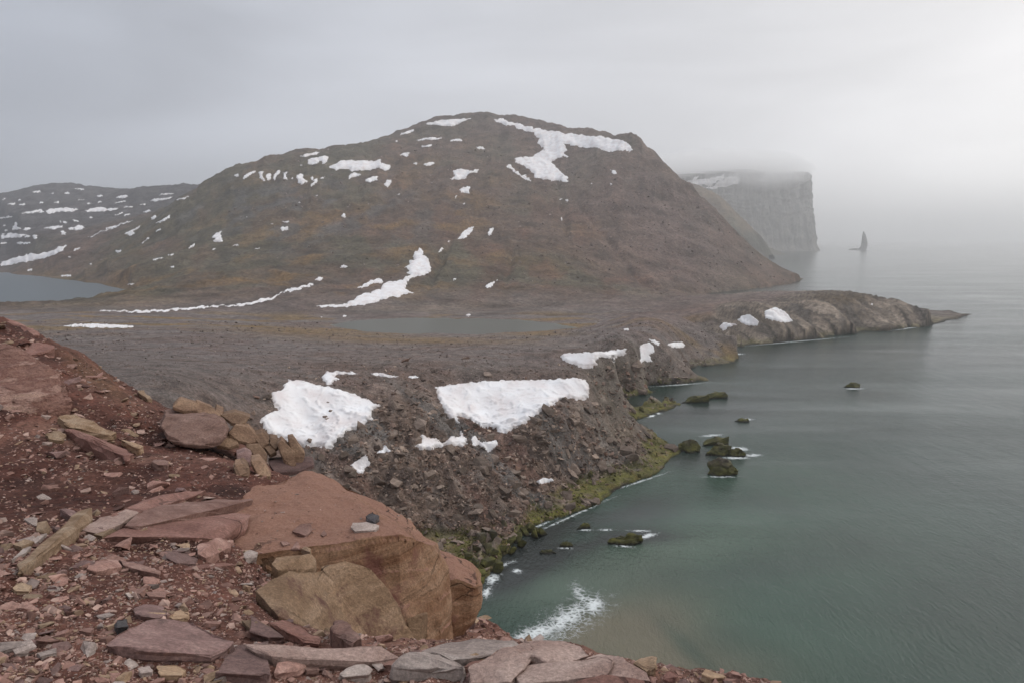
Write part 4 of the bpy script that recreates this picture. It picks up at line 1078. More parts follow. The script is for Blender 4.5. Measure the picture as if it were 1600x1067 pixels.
def snow_patch(poly, label, grp, seed):
    P = np.array(poly)
    wx = np.ptp(P[:, 0]); wy = np.ptp(P[:, 1])
    big = wx * wy > 1200
    sx, sy = (1.6, 0.9) if big else (0.9, 0.6)
    g = 2.0
    xs = np.arange(P[:, 0].min() - g, P[:, 0].max() + g, sx); ys = np.arange(P[:, 1].min() - g, P[:, 1].max() + g, sy)
    gx, gy = np.meshgrid(xs, ys)
    am = 2.1 if big else 1.2
    fq = 9 if big else 5
    qx = gx + am * 1.3 * fbm(gx / fq + seed, gy / fq * 1.5, 4, 300, 0.6); qy = gy + am * fbm(gx / fq - seed, gy / fq * 1.5, 4, 310, 0.6)
    d = inside_poly(qx, qy, P)
    az, r, z = land.hit(gx.ravel(), gy.ravel())
    r = r.reshape(gx.shape); az = az.reshape(gx.shape); z = z.reshape(gx.shape)
    ok = np.isfinite(r) & (d > -0.5)
    # a patch must not jump across a skyline
    th = np.clip(0.003 * r, 0.3, 3.0) * (0.85 if big else 0.6)
    zt = z - 0.25 * th + th * 1.05 * sstep(-0.5, 4.0 if big else 1.6, d)
    if big and wx < 260 and P[:, 1].max() > 540:
        # drifted snow bridges the small hollows under it
        g0 = np.where(np.isfinite(r), r, np.nanmedian(r)); ns = 13
        ker = np.ones(ns) / ns
        sm = np.pad(g0, ns, mode='edge')
        sm = np.apply_along_axis(lambda q: np.convolve(q, ker, 'same'), 1, sm); sm = np.apply_along_axis(lambda q: np.convolve(q, ker, 'same'), 0, sm)
        sm = np.minimum(sm[ns:-ns, ns:-ns], g0 + 0.1)
        wgt = sstep(0.5, 7, d)
        r2 = r * (1 - wgt) + (sm - 0.25) * wgt
        zt = zt + (CAMZ + (z - CAMZ) / r * r2 - z); r = r2
    V = np.stack([r * np.sin(az), r * np.cos(az), zt], -1)
    k = ok[:-1, :-1] & ok[1:, :-1] & ok[:-1, 1:] & ok[1:, 1:]
    rr = np.where(np.isfinite(r), r, 0)
    dv = np.abs(np.diff(rr, axis=0)) / np.maximum(rr[1:], 1)
    k &= (dv[:, :-1] < 0.12) & (dv[:, 1:] < 0.12)
    if not k.any():
        return
    lab = np.zeros(k.shape, int); best = (0, 0); cur = 0
    for a0, b0 in zip(*np.where(k)):
        if lab[a0, b0]:
            continue
        cur += 1; st = [(a0, b0)]; lab[a0, b0] = cur; cnt = 0
        while st:
            p_, q_ = st.pop(); cnt += 1
            for u_, w_ in ((p_ + 1, q_), (p_ - 1, q_), (p_, q_ + 1), (p_, q_ - 1)):
                if 0 <= u_ < k.shape[0] and 0 <= w_ < k.shape[1] and k[u_, w_] and not lab[u_, w_]:
                    lab[u_, w_] = cur; st.append((u_, w_))
        best = max(best, (cnt, cur))
    k = lab == best[1]
    rim_ = (1 - sstep(0.0, 6.0 if big else 2.0, d)) * (0.35 + 0.65 * sstep(-0.4, 0.5, fbm(gx / 7, gy / 4, 3, 320)))
    sp_ = 0.5 * sstep(0.35, 0.8, fbm(gx / 14 + seed, gy / 5, 4, 330))
    dirt = np.clip(0.55 * rim_ + 0.35 * sp_, 0, 1) * (1.0 if big and P[:, 1].max() > 540 else 0.3)
    cs_ = np.ones(gx.shape + (3,)); cs_ = lerp(cs_, (0.5, 0.42, 0.37), dirt)
    v_, f_, k_ = compact(np.nan_to_num(V).reshape(-1, 3), grid_faces(*gx.shape, k)[:, ::-1], cs_.reshape(-1, 3))
    c_ = v_.mean(0)
    link('snow_patch' if not big else 'snowfield', make_mesh('snow', v_ - c_, f_, k_), M_SNOW, label=label, cat='snow', group=grp, loc=c_)


NEAR_MARKS = [(120, 880, 'long curved tan slab'), (275, 1010, 'broad purple slab'), (335, 860, 'hollow pale stone'), (205, 895, 'touching pair of flat stones'), (190, 975, 'dark grey pebble'), (15, 1050, 'bottom left corner'),
              (390, 1035, 'pale purple slab'), (320, 800, 'layered pink ledge'), (60, 620, 'layered boulder'), (300, 670, 'rounded purple brown boulder'), (390, 690, 'heap of angular blocks'),
              (150, 700, 'pink ledge on the dark slope'), (40, 530, 'flat red rock on the crest'), (470, 970, 'tan split block'), (530, 1000, 'upright pink stone'), (600, 1020, 'yellow capped block'), (700, 1040, 'large pale slab'),
              (870, 1020, 'rim of the bottom ledge'), (1010, 1050, 'perched orange stone'), (1120, 1060, 'right end of the bottom ledge'), (230, 940, 'dull purple stone'), (30, 950, 'bottom left rubble edge'), (710, 990, 'foot of the huge boulder'),
              (20, 760, 'dark red bank at the left edge'), (240, 745, 'pale pink stone'), (150, 590, 'red crest line'), (30, 860, 'left end of the curved slab'), (110, 1000, 'pink wedge'), (400, 900, 'squared tan block')]
FAR_MARKS = [(500, 640, 'left gully snowfield'), (560, 725, 'small snow pocket'), (700, 690, 'jagged snow patch'), (800, 620, 'right gully snowfield'), (850, 750, 'little snow scrap near the shore'), (640, 620, 'brown rib between the two gullies'),
             (940, 650, 'end of the right snowfield'), (970, 680, 'pale bare patch above the point'), (760, 830, 'green boulders at the waterline'), (900, 790, 'green algae band'), (1020, 710, 'algae covered point'), (930, 560, 'fringed snowfield'),
             (1010, 560, 'upright snow patch'), (600, 790, 'top of the huge boulder'), (680, 760, 'middle of the rubble slope'), (720, 870, 'foot of the rubble slope'), (520, 580, 'hooked snow strip'), (760, 720, 'forked snow scrap'), (1000, 620, 'mossy spits')]
SNOW_MARKS = [(40, 400, 'long snow bank above the lake'), (20, 365, 'left edge of the picture'), (60, 330, 'middle of the far left slope'), (100, 300, 'far left skyline'), (150, 330, 'foot of the far mountain'), (200, 305, 'dip in the far skyline'), (270, 305, 'ridge behind the hill shoulder'),
              (200, 355, 'straight snow stripe'), (250, 345, 'left edge of the main hill'), (180, 400, 'slope over the lake'), (120, 355, 'middle of the far slopes'), (110, 425, 'lake shore'), (330, 370, 'zigzag snow patch'), (280, 400, 'lower left flank of the hill'), (390, 390, 'ochre foot of the hill'),
              (400, 270, 'hill shoulder'), (490, 245, 'left skyline of the hill'), (560, 260, 'wide snow patch high on the hill'), (640, 215, 'skyline left of the summit'), (700, 190, 'summit snow cap'), (640, 255, 'upper middle of the hill'), (720, 280, 'ragged patch on the upper hill'), (450, 340, 'left face of the hill'),
              (540, 340, 'middle of the left face'), (655, 410, 'boot shaped snowfield'), (720, 365, 'leaf shaped snow patch'), (870, 280, 'tip of the summit snowfield'), (950, 265, 'right flank under the summit rim'), (880, 320, 'gully under the summit snowfield'), (500, 440, 'long thin snow ribbon'), (530, 495, 'dark bank by the lagoon'),
              (730, 490, 'far shore of the lagoon'), (760, 440, 'slope over the lagoon')]


def near_mark(marks, x, y):
    return min(marks, key=lambda m: (m[0] - x) ** 2 + ((m[1] - y) * 1.4) ** 2)[2]


for i, (pl, lb, gp) in enumerate(SNOW):
    if gp and gp != GT[1]:
        q_ = np.array(pl)
        wd, ht = np.ptp(q_[:, 0]), np.ptp(q_[:, 1])
        lb = '%s %s of snow near the %s' % ('tiny' if wd * ht < 40 else 'small', 'streak' if wd > 3.2 * ht else ('fleck' if wd * ht < 90 else 'patch'), near_mark(SNOW_MARKS, *q_.mean(0)))
    snow_patch(pl, lb, gp, i * 1.7)

# ------------------------------------------------------------------ red foreground
nc = []
T = {-300: [(1067, 2.6), (950, 3.6), (860, 5), (800, 7), (700, 11), (600, 15), (500, 20), (450, 26), (475, 36)],
     0: [(1067, 2.6), (950, 3.6), (860, 4.9), (806, 6.1), (799, 8.5), (720, 11), (650, 13), (560, 17), (500, 22), (540, 32)],
     100: [(1067, 2.6), (950, 3.6), (860, 4.9), (806, 6.1), (800, 8.5), (720, 11), (650, 13.5), (590, 16), (550, 19), (610, 29)],
     200: [(1067, 2.6), (950, 3.65), (870, 5.0), (812, 6.0), (790, 8.5), (720, 11.5), (660, 14), (612, 17), (700, 27)],
     300: [(1067, 2.6), (950, 3.7), (880, 4.8), (840, 5.5), (775, 8.5), (720, 11.5), (685, 14), (655, 16), (760, 25)],
     400: [(1067, 2.6), (965, 3.6), (948, 4.3), (928, 4.8), (890, 5.4), (865, 6.0), (800, 7.4), (765, 9.5), (735, 13), (712, 15), (810, 22)],
     450: [(1067, 2.6), (1000, 3.15), (992, 4.0), (980, 4.6), (945, 5.4)],
     500: [(1067, 2.6), (1012, 3.1), (1012, 4.0), (1008, 4.8), (990, 5.4), (950, 6.5), (880, 8), (820, 9.5), (780, 11), (890, 18)],
     600: [(1067, 2.6), (1018, 3.05), (1030, 4.4), (1018, 6), (960, 8), (945, 10), (1010, 16)],
     700: [(1067, 2.6), (1014, 3.05), (1028, 4.2), (1012, 6), (986, 8), (980, 9.5), (1070, 16)],
     800: [(1067, 2.6), (1011, 3.0), (1035, 4), (1018, 6), (1003, 8), (1006, 9), (1110, 14)],
     900: [(1067, 2.6), (1014, 3.0), (1100, 4), (1150, 6), (1250, 10)],
     1000: [(1067, 2.55), (1046, 2.75), (1130, 3.4), (1300, 6)],
     1100: [(1067, 2.55), (1058, 2.65), (1150, 3.2), (1350, 6)],
     1200: [(1090, 2.4), (1072, 2.55), (1200, 3.2), (1400, 6)], 1500: [(1150, 2.2), (1300, 2.8), (1600, 6)], 1900: [(1250, 2), (1500, 3)]}
for x, l_ in T.items():
    for y, r in l_:
        nc.append(C(x, y, r))
for x, r, z in [(-400, 60, 36), (0, 60, 36), (200, 60, 36), (400, 60, 30), (600, 50, 22), (800, 45, 15), (1000, 30, 20), (1300, 25, 22), (1700, 25, 22), (-400, 115, 24), (0, 115, 24), (300, 115, 20), (500, 110, 4),
                (700, 110, -12), (1000, 110, -20), (1400, 110, -20), (1900, 110, -20), (-400, 1.2, 58.3), (200, 1.2, 58.35), (800, 1.2, 58.35), (1200, 1.2, 58.2), (1700, 1.2, 58.0), (1300, 1.9, 58.2)]:
    nc.append(CW(x, r, z))
near = Patch(nc, np.linspace(math.radians(-55), math.radians(52), 620), rows([(1.2, 2.4, 24), (2.4, 4.3, 120), (4.3, 9.2, 130), (9.2, 27, 140), (27, 115, 30)]))
xn, yn, rn = near.X, near.Y, near.R
npx, npy = project(xn, yn, near.Z)
near.Z = near.Z + 0.012 * rn * 0.5 * fbm(xn / 1.1, yn / 1.1, 4, 401) * sstep(2, 5, rn) + 0.022 * ridged(xn / 0.5, yn / 0.3, 4, 403) * sstep(30, 12, rn) + 0.012 * fbm(xn / 0.12, yn / 0.12, 3, 405)
# thin beds break the slope into little steps
bed = near.Z * 4.2 + 0.5 * fbm(xn / 2.5, yn / 2.5, 3, 407)
near.Z = near.Z + 0.045 * ((bed - np.floor(bed)) - 0.5) * sstep(6, 9, rn) * sstep(30, 20, rn)
near.done()
nn = fbm(xn / 1.6, yn / 1.6, 5, 411)
cn = np.zeros(xn.shape + (3,)) + np.array((0.095, 0.045, 0.034))
cn = lerp(cn, (0.13, 0.07, 0.054), sstep(0.0, 0.6, nn))
cn = lerp(cn, (0.05, 0.022, 0.017), 0.8 * sstep(0.0, 0.5, fbm(xn / 0.9 + 7, yn / 2.2, 4, 413)))
cn = lerp(cn, (0.21, 0.135, 0.105), 0.75 * blob(near.PX, near.PY, 150, 700, 120, 22, 25) * sstep(-0.3, 0.3, nn))
cn = lerp(cn, (0.055, 0.024, 0.018), 0.85 * blob(near.PX, near.PY, 90, 775, 200, 26, 2))
cn = lerp(cn, (0.16, 0.1, 0.06), 0.7 * blob(near.PX, near.PY, 150, 590, 60, 14, 35))
cn = lerp(cn, (0.25, 0.155, 0.12), 0.8 * blob(near.PX, near.PY, 900, 1035, 330, 28, 8))
cn = cn * np.array((1.0, 0.88, 0.84))
V_, F_, C_ = np.stack([xn, yn, near.Z], -1).reshape(-1, 3), grid_faces(*xn.shape), cn.reshape(-1, 3)
link('red_hillside', make_mesh('red_hillside', V_, F_, C_), M_RED, kind='structure')

# big rocks of the foreground -------------------------------------------------------
BVH_PARTS = [(V_, F_)]


def big_rock(name, pts, label, mat, seed, cuts=4, amp=0.02, freq=2.5, drop=0.5, bev=0.02, bed=0.0, cat='boulder', group=None, back=None, bedfreq=6.0):
    P = [world_pt(*p) for p in pts]
    P += [Vector((p.x, p.y, p.z - drop)) for p in P] if drop else []
    if back:
        P += [p + Vector((p.x, p.y, 0)).normalized() * back + Vector((0, 0, -0.1 * back)) for p in P]
    me = rock_mesh(name, P, seed, cuts, amp, freq, bev, bed, bedfreq, chips=0 if mat is M_YEL else (10 if mat is M_BIG else 2), chipd=0.022 if mat is M_BIG else 0.05)
    v = np.array([q.co[:] for q in me.vertices]); f = [tuple(p.vertices) for p in me.polygons]
    BVH_PARTS.append((v, np.array(f)))
    c_ = centred(me)
    o = link(name, me, mat, label=label, cat=cat, group=group, loc=c_)
    angle_smooth(o, 20)
    return o


big_rock('boulder', [(405, 755, 7.2), (490, 737, 7.7), (560, 768, 7.5), (640, 815, 7.0), (682, 850, 6.4), (500, 858, 5.7), (560, 842, 5.8), (620, 836, 5.9), (676, 850, 6.2), (400, 868, 5.6),
                     (335, 806, 6.3), (375, 868, 5.5), (450, 748, 7.5), (430, 810, 6.35), (540, 815, 6.5), (500, 960, 5.65), (590, 1010, 5.55), (640, 1020, 5.55), (700, 1012, 5.9), (711, 955, 6.2), (704, 900, 6.4)],
         'huge orange brown boulder with flat top and sheer front', M_BIG, 3, 7, 0.04, 2.6, 0.25, 0.012, 0.018, bedfreq=4.0)
big_rock('boulder', [(400, 922, 4.45), (452, 890, 4.70), (486, 893, 4.80), (434, 961, 4.15), (503, 990, 4.30), (567, 1014, 4.55), (538, 960, 4.70), (505, 920, 4.80)],
         'tan split block leaning against the front of the huge boulder', M_YEL, 5, 5, 0.012, 4.0, 0.25, 0.006, 0.012)
big_rock('boulder', [(487, 894, 4.93), (503, 891, 4.98), (522, 908, 4.98), (548, 945, 4.93), (590, 1015, 4.78), (568, 1018, 4.70), (540, 965, 4.83)],
         'narrow upright slab wedged between the two split blocks', M_YEL, 6, 4, 0.008, 5.0, 0.25, 0.005, 0.006)
big_rock('boulder', [(502, 886, 5.06), (538, 876, 5.16), (579, 886, 5.16), (603, 922, 5.11), (622, 942, 5.06), (643, 985, 4.96), (657, 1015, 4.91), (606, 1026, 4.76), (590, 1016, 4.76), (545, 945, 4.91), (520, 908, 5.01)],
         'yellow capped block with dark red dirt, in front of the huge boulder', M_YEL, 7, 5, 0.012, 4.0, 0.25, 0.006, 0.012)
big_rock('boulder', [(424, 880, 4.85), (431, 870, 5.00), (486, 864, 5.10), (494, 874, 5.10), (490, 888, 5.00), (434, 890, 4.80)], 'small squared tan block on the left of the huge boulder', M_YEL, 8, 4, 0.006, 5.0, 0.12, 0.005)
big_rock('boulder', [(684, 884, 7.2), (710, 899, 7.0), (744, 916, 7.0), (752, 930, 7.0), (735, 948, 6.9), (724, 970, 6.9), (706, 972, 6.8), (690, 930, 6.9)], 'orange rock jutting out behind the huge boulder over the water', M_BIG, 9, 5, 0.03, 3.0, 0.15, 0.02, back=0.6)
big_rock('boulder', [(634, 966, 5.35), (668, 955, 5.45), (666, 985, 5.4), (655, 1000, 5.3), (646, 1003, 5.28)], 'small tan wedge at the foot of the huge boulder', M_YEL, 10, 3, 0.01, 5.0, 0.12, 0.008)
big_rock('boulder', [(-70, 545, 15.5), (0, 541, 15.3), (18, 543, 15.2), (32, 556, 14.8), (52, 570, 14.5), (90, 585, 14.2), (97, 608, 13.8), (107, 628, 13.6), (106, 648, 13.5), (60, 651, 13.3), (0, 645, 13.2), (-70, 650, 13.2)],
         'big pale red layered boulder at the left edge', M_PALE_RED, 11, 7, 0.06, 1.8, 0.1, 0.05, 0.16, back=1.2, bedfreq=2.6)
big_rock('boulder', [(0, 496, 21.5), (31, 509, 21), (45, 512, 20.5), (60, 521, 20), (38, 525, 20), (5, 522, 20.5)], 'flat red rock on the crest above the layered boulder', M_RROCK, 12, 4, 0.05, 1.5, 0.3, 0.03, 0.05, back=1.0)
big_rock('boulder', [(20, 552, 18.5), (30, 540, 18.8), (60, 537, 18.5), (84, 543, 18), (70, 552, 17.8), (40, 556, 17.6)], 'dark red ledge rock behind the layered boulder', M_RROCK, 13, 4, 0.05, 1.5, 0.3, 0.03, 0.05, back=0.8)
RS = tr('N', '960 700 985 645 1050 632 1180 660 1280 650 1330 690 1350 740 1300 800 1200 820 1100 810 1000 760')
RR = [12.9, 13.2, 13.4, 13.3, 13.2, 12.9, 12.7, 12.5, 12.4, 12.4, 12.6]
big_rock('boulder', [(x, y, r) for (x, y), r in zip(RS, RR)], 'rounded purple brown boulder beside the heap of angular blocks', rock_mat('brown_rock', [(0.3, (0.12, 0.068, 0.052)), (0.5, (0.19, 0.115, 0.092)), (0.72, (0.26, 0.17, 0.14))], 2.2, dist=0.02, rnd=0),
         14, 5, 0.05, 1.8, 0.05, 0.1, 0.03, back=0.9)


def block(poly, r, label, mat, seed, back=0.45, tilt=0.25, cuts=3):
    P = np.array(poly); y0, y1 = P[:, 1].min(), P[:, 1].max()
    pts = [(x, y, r + tilt * (y1 - y) / (y1 - y0 + 1e-6)) for x, y in poly]
    big_rock('block', pts, label, mat, seed, cuts, 0.012, 4.0, 0.06, 0.008, 0.008, 'block', 'angular blocks in the heap', back)


HB = [('N', '1170 560 1250 590 1310 640 1280 652 1200 625 1165 600', 'brown block with pale top at the upper left of the heap'),
      ('N', '1320 640 1400 620 1490 650 1440 695 1380 685', 'flat tan block at the very top of the heap'),
      ('N', '1290 790 1320 755 1390 760 1420 810 1360 832 1290 818', 'squat tan block wedged against the rounded boulder'),
      ('N', '1400 700 1480 710 1550 790 1490 806 1420 790 1360 745', 'large tilted block in the middle of the heap'),
      ('N', '1030 590 1070 540 1105 555 1170 570 1175 610 1090 615', 'small brown rock behind the rounded boulder on the crest'),
      ('G', '90 470 130 460 165 500 150 532 110 512', 'small tan block on the upper right of the heap'),
      ('G', '20 540 100 535 150 600 140 632 70 605', 'leaning tan block below the middle of the heap'),
      ('G', '50 640 100 630 140 670 172 735 90 722', 'bright tan block at the foot of the heap'),
      ('G', '130 545 170 540 205 580 170 600', 'little block tucked behind the two upright blocks'),
      ('G', '215 530 240 505 320 580 332 662 310 678 250 622', 'tall upright brown block at the right end of the heap'),
      ('G', '280 500 310 495 382 590 370 645 332 655 318 580', 'second upright block, outermost on the right of the heap'),
      ('G', '160 650 240 640 320 670 430 640 442 662 350 702 200 712', 'flat dark slab under the upright blocks'),
      ('G', '-40 600 10 580 50 600 50 640 10 660 -40 640', 'dark block deep in the shadowed gap of the heap'),
      ('G', '168 492 212 500 228 540 200 562 165 525', 'brown block just left of the upright blocks'),
      ('G', '-60 680 0 650 40 690 30 730 -40 730', 'low block at the left foot of the heap'),
      ('N', '1290 590 1330 610 1320 640 1280 620', 'small dark block between the top blocks of the heap'),
      ('N', '1500 760 1560 740 1600 800 1560 830', 'small tan block touching the snow side of the heap'),
      ('N', '1400 940 1440 930 1470 980 1430 1000', 'thin leaning tan piece at the lower left of the heap')]
for i, (cp, t, lb) in enumerate(HB):
    pl = tr(cp, t)
    y1 = max(p[1] for p in pl)
    rg = float(near.hit(np.array([np.mean([p[0] for p in pl])]), np.array([y1]))[1][0])
    rg = rg if np.isfinite(rg) else 99
    block(pl, min(rg, 12.4 + max(0, 740 - y1) * 0.014) - 0.05, lb, M_BLOCK if i not in (11, 12) else M_PURPLE, 30 + i)

# everything that later stones rest on
allv = []; allf = []; off = 0
for v, f in BVH_PARTS:
    allv += [tuple(p) for p in v]; allf += [tuple(int(a) + off for a in q) for q in f]; off += len(v)
BVH = BVHTree.FromPolygons(allv, allf)


def near_hit(px, py):
    u = (px - W0 / 2) / F; v = (H0 / 2 - py) / F
    d = Vector((u, CP + SP * v, -SP + CP * v)).normalized()
    loc, n, idx, dist = BVH.ray_cast(Vector((0, 0, CAMZ)), d)
    return loc, n


# slabs traced one by one
def slab(name, poly, label, mat, thick, seed, lift=0.0, cuts=3):
    if mat is M_LEDGE:                       # bedrock plates butt against each other
        pm = np.mean(poly, 0)
        poly = [tuple(pm + (np.array(p) - pm) * 1.12) for p in poly]
    H = []
    for x, y in poly:
        p, n = near_hit(x, min(y, 1090))
        if p is not None:
            H.append(p)
    if len(H) < 3:
        return
    c_ = sum(H, Vector()) / len(H)
    rmed = float(np.median([h.xy.length for h in H]))
    H = [h for h in H if abs(h.xy.length - rmed) < 0.35 * rmed]
    if len(H) < 3:
        return
    pts = []
    for k, h in enumerate(H):
        j = 0.75 + 0.5 * ((k * 7919 + seed * 31) % 100) / 100
        up = Vector((0, 0, 0.7 * thick * j + lift))
        pts.append(h + up)
        pts.append(c_ + (h - c_) * 0.93 + Vector((0, 0, -thick * 0.8)))
    me = rock_mesh(name, pts, seed, cuts, thick * 0.28, 5.0, thick * 0.06, thick * 0.3, 1.6 / thick, chips=1 if mat is M_LEDGE else 3, chipd=0.03)
    cc_ = centred(me)
    o = link(name, me, mat, label=label, cat='stone', group='flat stones in the foreground', loc=cc_)
    angle_smooth(o, 22)


